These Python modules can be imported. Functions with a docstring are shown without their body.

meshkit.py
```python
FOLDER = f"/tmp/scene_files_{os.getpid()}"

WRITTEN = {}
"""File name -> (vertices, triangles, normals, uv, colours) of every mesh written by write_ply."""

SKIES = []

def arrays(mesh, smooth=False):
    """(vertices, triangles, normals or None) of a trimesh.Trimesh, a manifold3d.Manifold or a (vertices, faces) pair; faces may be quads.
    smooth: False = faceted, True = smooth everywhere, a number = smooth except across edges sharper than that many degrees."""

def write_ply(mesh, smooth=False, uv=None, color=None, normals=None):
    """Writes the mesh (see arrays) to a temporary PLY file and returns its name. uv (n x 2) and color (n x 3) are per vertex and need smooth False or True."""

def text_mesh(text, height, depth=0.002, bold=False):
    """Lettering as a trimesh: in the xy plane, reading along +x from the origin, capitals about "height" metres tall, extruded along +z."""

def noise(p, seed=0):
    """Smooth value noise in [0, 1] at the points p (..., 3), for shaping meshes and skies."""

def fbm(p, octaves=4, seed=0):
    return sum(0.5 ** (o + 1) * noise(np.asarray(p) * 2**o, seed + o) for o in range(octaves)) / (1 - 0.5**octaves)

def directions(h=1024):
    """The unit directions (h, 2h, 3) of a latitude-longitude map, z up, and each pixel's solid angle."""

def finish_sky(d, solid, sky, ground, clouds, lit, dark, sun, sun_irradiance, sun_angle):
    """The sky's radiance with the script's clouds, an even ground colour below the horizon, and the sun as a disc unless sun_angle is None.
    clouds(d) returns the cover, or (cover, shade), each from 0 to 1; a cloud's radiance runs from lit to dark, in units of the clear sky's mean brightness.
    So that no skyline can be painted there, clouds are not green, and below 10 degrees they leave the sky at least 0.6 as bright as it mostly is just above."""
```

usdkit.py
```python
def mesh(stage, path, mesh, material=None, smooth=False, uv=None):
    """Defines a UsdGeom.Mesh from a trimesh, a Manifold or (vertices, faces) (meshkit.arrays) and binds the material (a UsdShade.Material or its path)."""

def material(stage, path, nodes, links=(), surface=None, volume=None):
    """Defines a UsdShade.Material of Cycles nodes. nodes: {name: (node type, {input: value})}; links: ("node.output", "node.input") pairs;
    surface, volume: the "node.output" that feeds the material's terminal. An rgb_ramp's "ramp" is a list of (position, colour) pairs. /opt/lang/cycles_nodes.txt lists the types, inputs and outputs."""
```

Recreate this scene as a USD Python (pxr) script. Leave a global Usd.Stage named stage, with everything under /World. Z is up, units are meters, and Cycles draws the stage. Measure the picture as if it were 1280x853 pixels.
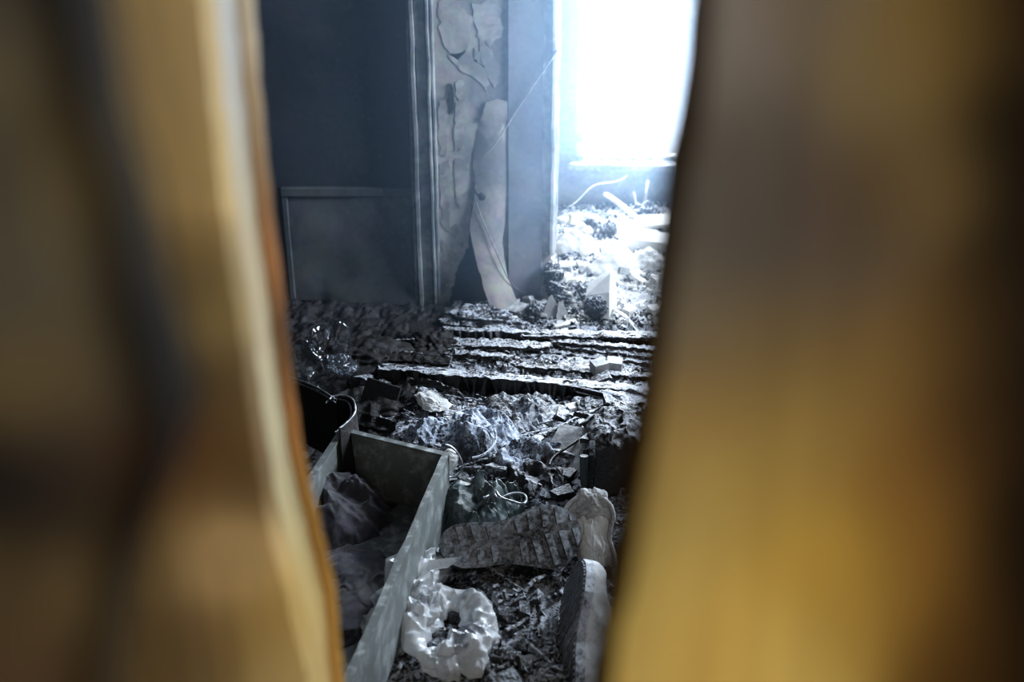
import math, random
import numpy as np, trimesh, usdkit, meshkit
from pxr import Usd, UsdGeom, UsdLux, UsdShade, Gf, Sdf, Vt
from meshkit import fbm, noise
from scipy.spatial import ConvexHull

stage = Usd.Stage.CreateInMemory()
UsdGeom.SetStageUpAxis(stage, UsdGeom.Tokens.z)
UsdGeom.SetStageMetersPerUnit(stage, 1.0)
UsdGeom.Xform.Define(stage, '/World')
UsdGeom.Scope.Define(stage, '/World/Looks')

# ------------------------------------------------------------------ camera
CH, PITCH, FPX = 1.45, math.radians(22.0), 1244.4
cam = UsdGeom.Camera.Define(stage, '/World/camera')
cam.AddTranslateOp().Set(Gf.Vec3d(0, 0, CH))
cam.AddRotateXOp().Set(90 - math.degrees(PITCH))
cam.CreateFocalLengthAttr(35.0)
cam.CreateHorizontalApertureAttr(36.0)
cam.CreateVerticalApertureAttr(24.0)
cam.CreateFStopAttr(2.6)
cam.CreateFocusDistanceAttr(2.75)
cam.CreateClippingRangeAttr(Gf.Vec2f(0.01, 200))
cam.CreateExposureAttr(0.18)

# ------------------------------------------------------------------ light: daylight through the far window, plus added side and landing lamps
def rect_light(name, loc, rx, rz, w, h, power, col):
    l = UsdLux.RectLight.Define(stage, '/World/' + name)
    l.AddTranslateOp().Set(Gf.Vec3d(*loc)); l.AddRotateZOp().Set(rz); l.AddRotateXOp().Set(rx)
    l.CreateWidthAttr(w); l.CreateHeightAttr(h); l.CreateIntensityAttr(power); l.CreateColorAttr(Gf.Vec3f(*col))
    return l
WIN_L, SIDE_L, LAND_L = 42.0, 38.0, 2.0
rect_light('daylight_window', (0.86, 5.52, 1.22), -90, 0, 1.06, 1.82, WIN_L, (0.85, 0.93, 1.0))
rect_light('added_side_light', (1.90, 3.22, 1.62), -90, -90, 0.92, 1.22, SIDE_L, (0.80, 0.90, 1.0))  # added lamp at the unseen side window, brightens the hallway floor
rect_light('added_landing_light', (0.72, -1.93, 1.62), 90, 0, 1.1, 1.3, LAND_L, (1.0, 0.96, 0.90))  # added lamp behind the viewer, lights the near boards
dome = UsdLux.DomeLight.Define(stage, '/World/sky')
dome.CreateIntensityAttr(1.0); dome.CreateColorAttr(Gf.Vec3f(0.92, 0.96, 1.0))

# ------------------------------------------------------------------ helpers
SP, CP = math.sin(PITCH), math.cos(PITCH)
def ray(u, v):
    a, b = (u - 640) / FPX, (v - 426.5) / FPX
    return np.array([a, CP - b * SP, -SP - b * CP])
def PZ(u, v, z=0.0):
    d = ray(u, v); t = (z - CH) / d[2]; return np.array([0, 0, CH]) + t * d
def PY(u, v, y):
    d = ray(u, v); t = y / d[1]; return np.array([0, 0, CH]) + t * d
def project(p):
    p = np.asarray(p, float); q = p - [0, 0, CH]
    dep = q[..., 1] * CP - q[..., 2] * SP
    up = q[..., 1] * SP + q[..., 2] * CP
    return 640 + FPX * q[..., 0] / dep, 426.5 - FPX * up / dep
def lin(c):
    c = np.asarray(c, float) / 255.0
    return np.where(c < 0.04045, c / 12.92, ((c + 0.055) / 1.055) ** 2.4)

_used = {}
def numbered(parent, name):
    k = (str(parent), name); n = _used.get(k, -1) + 1; _used[k] = n
    return name if n == 0 else f'{name}_{n:03d}'
def setdata(prim, label=None, cat=None, group=None, kind=None):
    for k, x in (('label', label), ('category', cat), ('group', group), ('kind', kind)):
        if x: prim.SetCustomDataByKey(k, x)
def tm(m):
    if isinstance(m, trimesh.Trimesh): return m
    v, f, _ = meshkit.arrays(m); return trimesh.Trimesh(v, f, process=False)
def put(path, m, mat, smooth, col=None, uv=None):
    g = usdkit.mesh(stage, path, m, mat, smooth=False if col is not None else smooth)
    if col is not None:
        UsdGeom.PrimvarsAPI(g).CreatePrimvar('scorch_and_light', Sdf.ValueTypeNames.Color3fArray, 'vertex').Set(Vt.Vec3fArray.FromNumpy(np.asarray(col, np.float32)))  # scorch colours; on the door frame edge also painted light
    return g
def shift(m, d):
    m = tm(m).copy(); m.vertices = m.vertices + np.asarray(d); return m
class Thing:
    """A thing under /World: an Xform at its base whose children are its parts (world coordinates are given)."""
    def __init__(s, name, label, cat, base, group=None, kind=None):
        s.base = np.asarray(base, float); s.path = '/World/' + numbered('/World', name)
        x = UsdGeom.Xform.Define(stage, s.path); x.AddTranslateOp().Set(Gf.Vec3d(*map(float, s.base)))
        setdata(x.GetPrim(), label, cat, group, kind)
    def part(s, name, m, mat, smooth=False, label=None, parent=None, col=None, kind=None):
        pp = parent or s.path
        path = pp + '/' + numbered(pp, name)
        g = put(path, shift(m, -s.base), mat, smooth, col)
        setdata(g.GetPrim(), label, kind=kind)
        return path
def single(name, label, cat, m, mat, smooth=False, group=None, kind=None, col=None):
    m = tm(m); b = m.bounds; base = np.array([b[:, 0].mean(), b[:, 1].mean(), b[0, 2]])
    path = '/World/' + numbered('/World', name)
    g = put(path, shift(m, -base), mat, smooth, col)
    g.AddTranslateOp().Set(Gf.Vec3d(*map(float, base)))
    setdata(g.GetPrim(), label, cat, group, kind)
    return path
def setting(name, m, mat, smooth=False, label=None, cat=None):
    return single(name, label, cat, m, mat, smooth, kind='structure')

# ---- shapes
def box(x0, x1, y0, y1, z0, z1):
    m = trimesh.creation.box([x1 - x0, y1 - y0, z1 - z0]); m.apply_translation([(x0 + x1) / 2, (y0 + y1) / 2, (z0 + z1) / 2]); return m
def bbox(x0, x1, y0, y1, z0, z1, c=0.004):
    """box with chamfered edges"""
    pts = []
    for x, sx in ((x0, 1), (x1, -1)):
        for y, sy in ((y0, 1), (y1, -1)):
            for z, sz in ((z0, 1), (z1, -1)):
                pts += [[x + sx * c, y + sy * c, z], [x + sx * c, y, z + sz * c], [x, y + sy * c, z + sz * c]]
    return hull(pts)
def hull(pts):
    m = trimesh.Trimesh(np.asarray(pts, float), ConvexHull(np.asarray(pts, float)).simplices, process=True)
    m.fix_normals(); return m
def cat(*ms):
    return trimesh.util.concatenate([tm(m) for m in ms])
def rotm(rx=0, ry=0, rz=0):
    return trimesh.transformations.euler_matrix(math.radians(rx), math.radians(ry), math.radians(rz), 'sxyz')
def pose(m, loc, rx=0, ry=0, rz=0):
    m = tm(m).copy(); m.apply_transform(rotm(rx, ry, rz)); m.apply_translation(loc); return m
def grid_faces(nu, nv):
    i, j = np.meshgrid(np.arange(nu - 1), np.arange(nv - 1), indexing='ij')
    a = i * nv + j
    return np.stack([a, a + nv, a + nv + 1, a + 1], -1).reshape(-1, 4)
def quads(v, f):
    f = np.asarray(f); return trimesh.Trimesh(np.asarray(v).reshape(-1, 3), np.vstack([f[:, [0, 1, 2]], f[:, [0, 2, 3]]]), process=False)
def spline(pts, n=40):
    from scipy.interpolate import CubicSpline
    pts = np.asarray(pts, float); t = np.r_[0, np.cumsum(np.linalg.norm(np.diff(pts, axis=0), axis=1))]
    return CubicSpline(t, pts)(np.linspace(0, t[-1], n))
def tube(pts, r, sides=7, flat=1.0):
    p = np.asarray(pts, float); t = np.gradient(p, axis=0); t /= np.linalg.norm(t, axis=1, keepdims=True) + 1e-12
    a = np.cross(t, [0, 0, 1.0]); bad = np.linalg.norm(a, axis=1) < 1e-3; a[bad] = [1, 0, 0]
    a /= np.linalg.norm(a, axis=1, keepdims=True); b = np.cross(t, a)
    ang = np.arange(sides) * 2 * math.pi / sides; rr = np.broadcast_to(r, (len(p),))[:, None, None]
    v = p[:, None] + rr * (np.cos(ang)[None, :, None] * a[:, None] + flat * np.sin(ang)[None, :, None] * b[:, None])
    n = len(p); v = v.reshape(-1, 3)
    i, j = np.meshgrid(np.arange(n - 1), np.arange(sides), indexing='ij')
    q = np.stack([i * sides + j, i * sides + (j + 1) % sides, (i + 1) * sides + (j + 1) % sides, (i + 1) * sides + j], -1).reshape(-1, 4)
    f = np.vstack([q[:, [0, 1, 2]], q[:, [0, 2, 3]]])
    v = np.vstack([v, p[:1], p[-1:]]); k = len(v)
    caps = [[k - 2, (j + 1) % sides, j] for j in range(sides)] + [[k - 1, (n - 1) * sides + j, (n - 1) * sides + (j + 1) % sides] for j in range(sides)]
    m = trimesh.Trimesh(v, np.vstack([f, caps]), process=False); m.fix_normals(); return m
def solid_sheet(top, thick):
    """closed sheet from a (nu,nv,3) grid, thickened along the vertex normals"""
    nu, nv = top.shape[:2]
    du = np.gradient(top, axis=0); dv = np.gradient(top, axis=1); n = np.cross(du, dv); n /= np.linalg.norm(n, axis=-1, keepdims=True) + 1e-12
    bot = top - n * thick
    v = np.vstack([top.reshape(-1, 3), bot.reshape(-1, 3)]); N = nu * nv
    f = grid_faces(nu, nv); fs = [f, f[:, ::-1] + N]
    def rim(idx):
        idx = np.asarray(idx); return np.stack([idx[:-1], idx[:-1] + N, idx[1:] + N, idx[1:]], -1)
    loop = list(range(nv)) + [i * nv + nv - 1 for i in range(1, nu)] + [(nu - 1) * nv + j for j in range(nv - 2, -1, -1)] + [i * nv for i in range(nu - 2, -1, -1)]
    fs.append(rim(loop)[:, ::-1])
    m = quads(v, np.vstack(fs)); m.fix_normals(); return m
def crease(p, seed, k=7, f=6.0):
    """creased, faceted folds: a sum of folded planes, warped a little"""
    r = np.random.default_rng(seed); p = np.asarray(p, float)
    w = p + 0.25 / f * np.stack([noise(p * f * 0.6 + 9, seed), noise(p * f * 0.6 + 31, seed + 1), noise(p * f * 0.6 + 57, seed + 2)], -1)
    h = 0
    for i in range(k):
        d = r.normal(size=3); d /= np.linalg.norm(d); ff = f * r.uniform(0.5, 1.9)
        h = h + np.abs(((w @ d) * ff + r.uniform()) % 1.0 - 0.5) / ff
    return h * f / k * 2
def facets(p, seed, spacing, stretch=1.0):
    """crumpled film: hollow facets meeting in sharp ridges (distance to the nearest of scattered points)"""
    from scipy.spatial import cKDTree
    r = np.random.default_rng(seed); p = np.asarray(p, float); sh = p.shape; p = p.reshape(-1, 3)
    p = p + .35 * spacing * (np.stack([fbm(p / spacing * .8 + 3, 2, seed), fbm(p / spacing * .8 + 13, 2, seed + 1), fbm(p / spacing * .8 + 23, 2, seed + 2)], -1) - .5) * 2
    lo, hi = p.min(0) - spacing, p.max(0) + spacing; n = int(np.prod((hi - lo) / spacing)) + 8
    d, _ = cKDTree(r.uniform(lo, hi, (n, 3))).query(p, k=1)
    return (d / spacing).reshape(sh[:-1])
def lump(size, seed, sub=4, amp=0.25, freq=3.0, folds=0.0, ffreq=3.0, flat=0.3):
    """an irregular rounded lump; folds adds creased cloth or film relief"""
    m = trimesh.creation.icosphere(sub); v = m.vertices.copy()
    d = 1 + amp * (fbm(v * freq * 0.5 + seed * 3.1, 4, seed) - 0.5) * 2 + folds * (crease(v, seed + 5, 8, ffreq) - 0.5)
    v = v * d[:, None]; v[:, 2] = np.where(v[:, 2] < 0, v[:, 2] * flat, v[:, 2])
    m.vertices = v * np.asarray(size); return m
def chunk(size, seed, n=14, cut=0.25):
    """a broken block: hull of a box with knocked-off corners"""
    r = np.random.default_rng(seed); pts = []
    for sx in (-1, 1):
        for sy in (-1, 1):
            for sz in (-1, 1):
                c = np.array([sx, sy, sz], float)
                for _ in range(2): pts.append(c * (1 - r.uniform(0, cut, 3)))
    return hull(np.array(pts) * np.asarray(size) / 2)
def shard(size, seed, n=7, rough=0.3):
    """a flat broken flake"""
    r = np.random.default_rng(seed); a = np.sort(r.uniform(0, 2 * math.pi, n) * 0.35 + np.arange(n) / n * 2 * math.pi * 1.0)
    rad = 1 - r.uniform(0, rough * 1.6, n); x, y = np.cos(a) * rad, np.sin(a) * rad
    top = np.stack([x, y, np.full(n, 0.5) + r.normal(0, .15, n)], -1); bot = np.stack([x * .93, y * .93, np.full(n, -0.5) + r.normal(0, .15, n)], -1)
    return hull(np.vstack([top, bot]) * np.asarray(size) / 2 * [1, 1, 1])
def plank(p0, p1, width, thick, seed, n=60, rag=0.012, roll=0.0, bow=0.0, crack=0.004):
    """a charred board from p0 to p1: ragged long edges and ends, cracked upper face"""
    p0, p1 = np.asarray(p0, float), np.asarray(p1, float); L = np.linalg.norm(p1 - p0); t = (p1 - p0) / L
    s = np.cross([0, 0, 1.0], t); s /= np.linalg.norm(s); up = np.cross(t, s)
    c, si = math.cos(math.radians(roll)), math.sin(math.radians(roll)); s, up = s * c + up * si, up * c - s * si
    r = np.random.default_rng(seed); nw = 9
    a = np.linspace(0, 1, n)[:, None]; b = np.linspace(-1, 1, nw)[None]
    e = lambda k: (fbm(np.stack([a[:, 0] * L * 14, np.full(n, k), np.full(n, seed * 1.7)], -1), 3, seed + k) - 0.5) * 2 * rag
    half = width / 2 + np.where(b > 0, e(1)[:, None], e(2)[:, None])
    end0 = (noise(np.stack([b[0] * 3, b[0] * 0, b[0] * 0 + seed], -1)) - .5) * rag * 5; end1 = (noise(np.stack([b[0] * 3, b[0] * 0 + 4, b[0] * 0 + seed], -1)) - .5) * rag * 5
    al = a * L + (1 - a) * end0 + a * end1
    z = np.zeros((n, nw)) + bow * np.sin(a * math.pi)
    pos = p0 + al[..., None] * t + (half * b)[..., None] * s
    z = z + crack * (fbm(np.stack([al * 60, b * width * 20 + 0 * a, 0 * a + 0 * b + seed], -1), 3, seed) - .5) * 2
    pos = pos + z[..., None] * up
    m = solid_sheet(pos, thick)
    return m

# ------------------------------------------------------------------ materials
def M(name, nodes, links, surface='p.BSDF', volume=None):
    return usdkit.material(stage, '/World/Looks/' + name, nodes, links, surface=surface, volume=volume)
def ashy(name, dark, dark2, ash, lo=0.45, hi=0.62, scale=60.0, rough=0.5, rough_ash=0.9, bump=0.6, bscale=140.0, bdist=0.004, up=(0.1, 0.75), spec=0.5, coarse=9.0, metallic=0.0, sheen=0.0):
    """burnt surface: dark base in two tones, pale ash dust lying where the surface faces up"""
    nodes = {
        'g': ('geometry', {}),
        'n1': ('noise_texture', {'scale': scale, 'detail': 6.0, 'roughness': 0.7}),
        'n2': ('noise_texture', {'scale': coarse, 'detail': 3.0, 'roughness': 0.6}),
        'n3': ('noise_texture', {'scale': bscale, 'detail': 4.0, 'roughness': 0.65}),
        'x': ('separate_xyz', {}),
        'upm': ('map_range', {'from_min': up[0], 'from_max': up[1], 'clamp': True}),
        'sum': ('math', {'math_type': 'multiply_add', 'value2': 0.45}),
        'dust': ('map_range', {'from_min': lo + 0.22, 'from_max': hi + 0.22, 'clamp': True}),
        'fac': ('math', {'math_type': 'multiply'}),
        'base': ('mix', {'color1': dark, 'color2': dark2}),
        'col': ('mix', {'color2': ash}),
        'ro': ('mix_float', {'a': rough, 'b': rough_ash}),
        'b': ('bump', {'strength': bump, 'distance': bdist}),
        'p': ('principled_bsdf', {'specular_ior_level': spec, 'metallic': metallic, 'sheen_weight': sheen}),
    }
    links = [('g.position', 'n1.vector'), ('g.position', 'n2.vector'), ('g.position', 'n3.vector'), ('g.normal', 'x.vector'), ('x.z', 'upm.value'),
             ('n2.fac', 'sum.value1'), ('n1.fac', 'sum.value3'), ('sum.value', 'dust.value'), ('dust.result', 'fac.value1'), ('upm.result', 'fac.value2'),
             ('n2.fac', 'base.fac'), ('base.color', 'col.color1'), ('fac.value', 'col.fac'), ('col.color', 'p.base_color'), ('fac.value', 'ro.fac'), ('ro.result', 'p.roughness'),
             ('n3.fac', 'b.height'), ('b.normal', 'p.normal')]
    return M(name, nodes, links)
ASH = (0.50, 0.54, 0.62)
char = ashy('char', (0.008, 0.008, 0.010), (0.018, 0.018, 0.021), (0.62, 0.66, 0.74), 0.46, 0.56, 90, 0.42, 0.85, 0.9, 120, 0.006, spec=0.6)
char_bed = ashy('char_bed', (0.009, 0.009, 0.011), (0.018, 0.018, 0.021), (0.60, 0.64, 0.72), 0.45, 0.56, 110, 0.40, 0.85, 1.0, 160, 0.006, spec=0.6)
char_board = ashy('char_board', (0.012, 0.012, 0.013), (0.022, 0.021, 0.022), (0.72, 0.75, 0.82), 0.44, 0.52, 130, 0.45, 0.9, 0.8, 170, 0.004, up=(0.62, 0.95))
char_fore = ashy('char_fore', (0.007, 0.007, 0.009), (0.016, 0.016, 0.019), (0.5, 0.54, 0.6), 0.53, 0.62, 90, 0.42, 0.85, 0.9, 120, 0.006, spec=0.6)  # darker char with little ash, in place of shade before the shoe
char_shaded = ashy('char_shaded', (0.008, 0.008, 0.009), (0.018, 0.016, 0.016), (0.06, 0.065, 0.08), 0.56, 0.70, 60, 0.65, 0.9, 0.8, 110, 0.005)  # black char, its ash darkened in place of shade at left
rust = ashy('singed_red', (0.06, 0.02, 0.014), (0.03, 0.014, 0.012), ASH, 0.5, 0.7, 60, 0.6, 0.9, 0.7, 120, 0.004)
plaster = ashy('white_plaster', (0.62, 0.62, 0.60), (0.80, 0.80, 0.78), (0.85, 0.85, 0.84), 0.3, 0.6, 40, 0.9, 0.95, 0.35, 90, 0.004, spec=0.2)
plaster_grey = ashy('dusty_plaster', (0.20, 0.20, 0.205), (0.42, 0.42, 0.42), (0.62, 0.63, 0.65), 0.35, 0.6, 40, 0.9, 0.95, 0.5, 90, 0.004, spec=0.2)
yellow_plaster = ashy('yellowed_foam', (0.66, 0.60, 0.42), (0.72, 0.68, 0.52), (0.8, 0.78, 0.7), 0.5, 0.8, 40, 0.9, 0.95, 0.3, 90, 0.003, spec=0.2)
gravel = ashy('grit', (0.08, 0.08, 0.085), (0.2, 0.2, 0.21), (0.5, 0.51, 0.54), 0.35, 0.55, 120, 0.8, 0.95, 1.0, 150, 0.006)
cloth = ashy('ashy_cloth', (0.012, 0.015, 0.019), (0.030, 0.036, 0.046), (0.54, 0.61, 0.74), 0.42, 0.52, 120, 0.7, 0.9, 0.4, 260, 0.002, sheen=0.2)
cloth_green = ashy('dark_green_cloth', (0.010, 0.018, 0.018), (0.020, 0.032, 0.030), (0.30, 0.38, 0.40), 0.50, 0.80, 30, 0.42, 0.8, 0.25, 200, 0.002)
cloth_purple = ashy('dark_purple_cloth', (0.010, 0.009, 0.014), (0.020, 0.017, 0.026), (0.15, 0.14, 0.20), 0.46, 0.75, 20, 0.6, 0.9, 0.25, 260, 0.002, sheen=0.3)
rubber = ashy('grey_rubber', (0.028, 0.031, 0.035), (0.055, 0.060, 0.066), (0.56, 0.61, 0.68), 0.38, 0.62, 90, 0.5, 0.85, 0.4, 180, 0.002, up=(-0.2, 0.8))
shoe_upper = ashy('burnt_leather', (0.03, 0.032, 0.036), (0.06, 0.064, 0.07), (0.56, 0.60, 0.66), 0.22, 0.5, 60, 0.6, 0.9, 0.5, 150, 0.003, up=(-0.1, 0.5))
shoe_pale = ashy('pale_shoe', (0.20, 0.19, 0.18), (0.32, 0.31, 0.29), (0.62, 0.63, 0.64), 0.3, 0.6, 60, 0.7, 0.9, 0.4, 150, 0.002, up=(-0.3, 0.6))
metal = ashy('grey_enamel', (0.12, 0.135, 0.132), (0.18, 0.198, 0.194), (0.42, 0.46, 0.46), 0.50, 0.66, 30, 0.42, 0.7, 0.12, 120, 0.001, up=(-1.5, 1.0))
tin = ashy('sooty_steel', (0.10, 0.105, 0.11), (0.2, 0.21, 0.22), (0.6, 0.63, 0.68), 0.45, 0.65, 60, 0.35, 0.7, 0.2, 120, 0.001, metallic=0.6)
lath_mat = ashy('pale_lath', (0.5, 0.46, 0.38), (0.62, 0.58, 0.5), (0.78, 0.77, 0.75), 0.4, 0.6, 60, 0.8, 0.9, 0.3, 120, 0.002)

def wall_mat(name, c1, c2, c3, s1=3.0, s2=11.0, rough=0.85, bump=0.25, t=(0.42, 0.5, 0.6)):
    return M(name, {'g': ('geometry', {}), 'n': ('noise_texture', {'scale': s1, 'detail': 7.0, 'roughness': 0.62, 'distortion': 0.4}), 'n2': ('noise_texture', {'scale': s2, 'detail': 8.0, 'roughness': 0.65}),
                    'r': ('rgb_ramp', {'ramp': [(0.0, c1), (t[0], c1), (t[1], c2), (t[2], c3), (1.0, c3)]}), 'm': ('mix', {'mix_type': 'multiply', 'fac': 0.45}), 'b': ('bump', {'strength': bump, 'distance': 0.01}),
                    'p': ('principled_bsdf', {'roughness': rough, 'specular_ior_level': 0.25})},
             [('g.position', 'n.vector'), ('g.position', 'n2.vector'), ('n.fac', 'r.fac'), ('r.color', 'm.color1'), ('n2.color', 'm.color2'), ('m.color', 'p.base_color'), ('n2.fac', 'b.height'), ('b.normal', 'p.normal')])
soot = wall_mat('sooted_wall', (0.018, 0.02, 0.022), (0.026, 0.028, 0.031), (0.04, 0.042, 0.046))
pier_mat = wall_mat('sooted_plaster_wall', (0.25, 0.25, 0.265), (0.40, 0.38, 0.37), (0.54, 0.51, 0.49), 2.6, 14)
far_mat = wall_mat('greyed_far_wall', (0.42, 0.44, 0.48), (0.52, 0.54, 0.58), (0.62, 0.64, 0.68), 2.2, 9)
peel_mat = wall_mat('peeling_sheet', (0.28, 0.27, 0.27), (0.40, 0.375, 0.36), (0.48, 0.45, 0.42), 4, 20, bump=0.15)
flake_mat = wall_mat('paint_flake', (0.30, 0.30, 0.30), (0.42, 0.41, 0.40), (0.52, 0.50, 0.48), 7, 30, bump=0.1)
trim_mat = wall_mat('sooted_trim_paint', (0.17, 0.19, 0.20), (0.27, 0.29, 0.30), (0.38, 0.40, 0.40), 6, 22, rough=0.5, bump=0.15)
jamb_mat = wall_mat('white_trim_paint', (0.40, 0.41, 0.42), (0.6, 0.61, 0.62), (0.72, 0.73, 0.74), 6, 22, rough=0.45, bump=0.15)
door_mat = wall_mat('blackened_door', (0.040, 0.050, 0.066), (0.052, 0.064, 0.082), (0.068, 0.082, 0.10), 2, 9, rough=0.5, bump=0.08)
sheet_mat = wall_mat('sooted_sheet', (0.075, 0.085, 0.095), (0.12, 0.132, 0.142), (0.18, 0.194, 0.20), 2, 9, rough=0.45, bump=0.08)
floor_mat = wall_mat('burnt_floor', (0.012, 0.012, 0.013), (0.02, 0.02, 0.021), (0.03, 0.03, 0.031))
landing_mat = wall_mat('landing_paint', (0.5, 0.47, 0.41), (0.56, 0.53, 0.47), (0.6, 0.57, 0.51))
scorch_wood = M('scorched_wood', {'a': ('attribute', {'attribute': 'scorch_and_light'}), 'g': ('geometry', {}), 'mp': ('mapping', {'scale': (60, 60, 4)}), 'n': ('noise_texture', {'scale': 1.5, 'detail': 5.0}), 'r': ('map_range', {'from_min': 0.3, 'from_max': 0.7, 'to_min': 0.90, 'to_max': 1.10, 'clamp': True}),
                                  'm': ('mix', {'mix_type': 'multiply', 'fac': 1.0}), 'b': ('bump', {'strength': 0.4, 'distance': 0.002}), 'p': ('principled_bsdf', {'roughness': 0.85, 'specular_ior_level': 0.03})},
                [('g.position', 'mp.vector'), ('mp.vector', 'n.vector'), ('n.fac', 'r.value'), ('a.color', 'm.color1'), ('r.result', 'm.color2'), ('m.color', 'p.base_color'), ('n.fac', 'b.height'), ('b.normal', 'p.normal')])
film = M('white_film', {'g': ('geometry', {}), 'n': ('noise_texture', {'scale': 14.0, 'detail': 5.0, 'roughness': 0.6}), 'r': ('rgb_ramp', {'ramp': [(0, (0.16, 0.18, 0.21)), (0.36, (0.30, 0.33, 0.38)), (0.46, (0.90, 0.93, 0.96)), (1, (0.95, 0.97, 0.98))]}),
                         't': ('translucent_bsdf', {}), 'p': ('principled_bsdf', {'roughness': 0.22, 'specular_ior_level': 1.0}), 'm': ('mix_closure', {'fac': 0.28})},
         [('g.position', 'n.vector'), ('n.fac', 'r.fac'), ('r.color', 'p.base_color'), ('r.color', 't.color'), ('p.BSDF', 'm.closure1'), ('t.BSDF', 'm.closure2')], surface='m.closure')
clear_film = M('clear_film', {'f': ('fresnel', {'IOR': 1.7}), 'fm': ('math', {'math_type': 'multiply_add', 'value2': 0.9, 'value3': 0.05, 'use_clamp': True}), 't': ('transparent_bsdf', {'color': (0.93, 0.95, 0.97)}), 'gl': ('glossy_bsdf', {'color': (0.95, 0.97, 1.0), 'roughness': 0.10}), 'm': ('mix_closure', {})},
                [('f.fac', 'fm.value1'), ('fm.value', 'm.fac'), ('t.BSDF', 'm.closure1'), ('gl.BSDF', 'm.closure2')], surface='m.closure')
smoke = M('thin_smoke', {'v': ('principled_volume', {'color': (0.42, 0.66, 1.0), 'density': 0.085, 'anisotropy': 0.7})}, [], surface=None, volume='v.volume')  # tinted blue to give the lens glare as well
#@@END_HEAD
# ------------------------------------------------------------------ the room shell
YW, YF = 3.85, 5.30                       # front face of the partition with the doorway; face of the far window wall
def xw(u, v=200, y=YW): return float(PY(u, v, y)[0])
XL, XR, ZC = -1.30, 1.70, 2.6
x_c0, x_c1, x_j = xw(513), xw(547), xw(690, 250)          # casing left/right, jamb of the bright doorway
x_d1 = x_j + 0.95
setting('floor', box(XL - .1, XR + .1, 0.55, YF + .25, -0.12, 0.0), floor_mat, label='burnt black floor under the debris', cat='floor')
setting('ceiling', box(XL - .1, XR + .1, 0.55, YF + .25, ZC, ZC + .12), soot, label='sooted ceiling of the burnt hallway', cat='ceiling')
setting('wall_left', box(XL - .12, XL, 0.65, YF + .25, 0, ZC), soot, label='blackened left wall of the hallway', cat='wall')
setting('wall_right', trimesh.util.concatenate([box(XR, XR + .12, a, b, c, d) for a, b, c, d in ((.65, 2.76, 0, ZC), (3.68, YF + .25, 0, ZC), (2.76, 3.68, 0, 1.0), (2.76, 3.68, 2.24, ZC))]), soot, label='blackened right wall of the hallway', cat='wall')
def pieces_wall(name, rects, y0, y1, mat, label):
    return setting(name, cat_([box(a, b, y0, y1, c, d) for a, b, c, d in rects]), mat, label=label, cat='wall')
def cat_(ms): return trimesh.util.concatenate(ms)
x_d0 = x_c0 - 0.78                         # left opening, closed by a blackened door
wb = pieces_wall('wall_back', [(XL, x_d0, 0, ZC), (x_d0, x_c0 + .02, 2.1, ZC), (x_c0 + .02, x_j, 0, ZC), (x_j, x_d1, 2.12, ZC), (x_d1, XR, 0, ZC)], YW, YW + .14, pier_mat, 'scorched partition wall with peeling paint between black door and bright doorway')
x_w0 = xw(722, 100, YF); x_w1 = x_w0 + 1.0; z_s = float(PY(770, 203, YF)[2])
pieces_wall('wall_far', [(XL, x_w0, 0, ZC), (x_w1, XR, 0, ZC), (x_w0, x_w1, 0, z_s), (x_w0, x_w1, 2.12, ZC)], YF, YF + .2, far_mat, 'smoke-greyed far wall under and around the glaring window')
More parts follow.
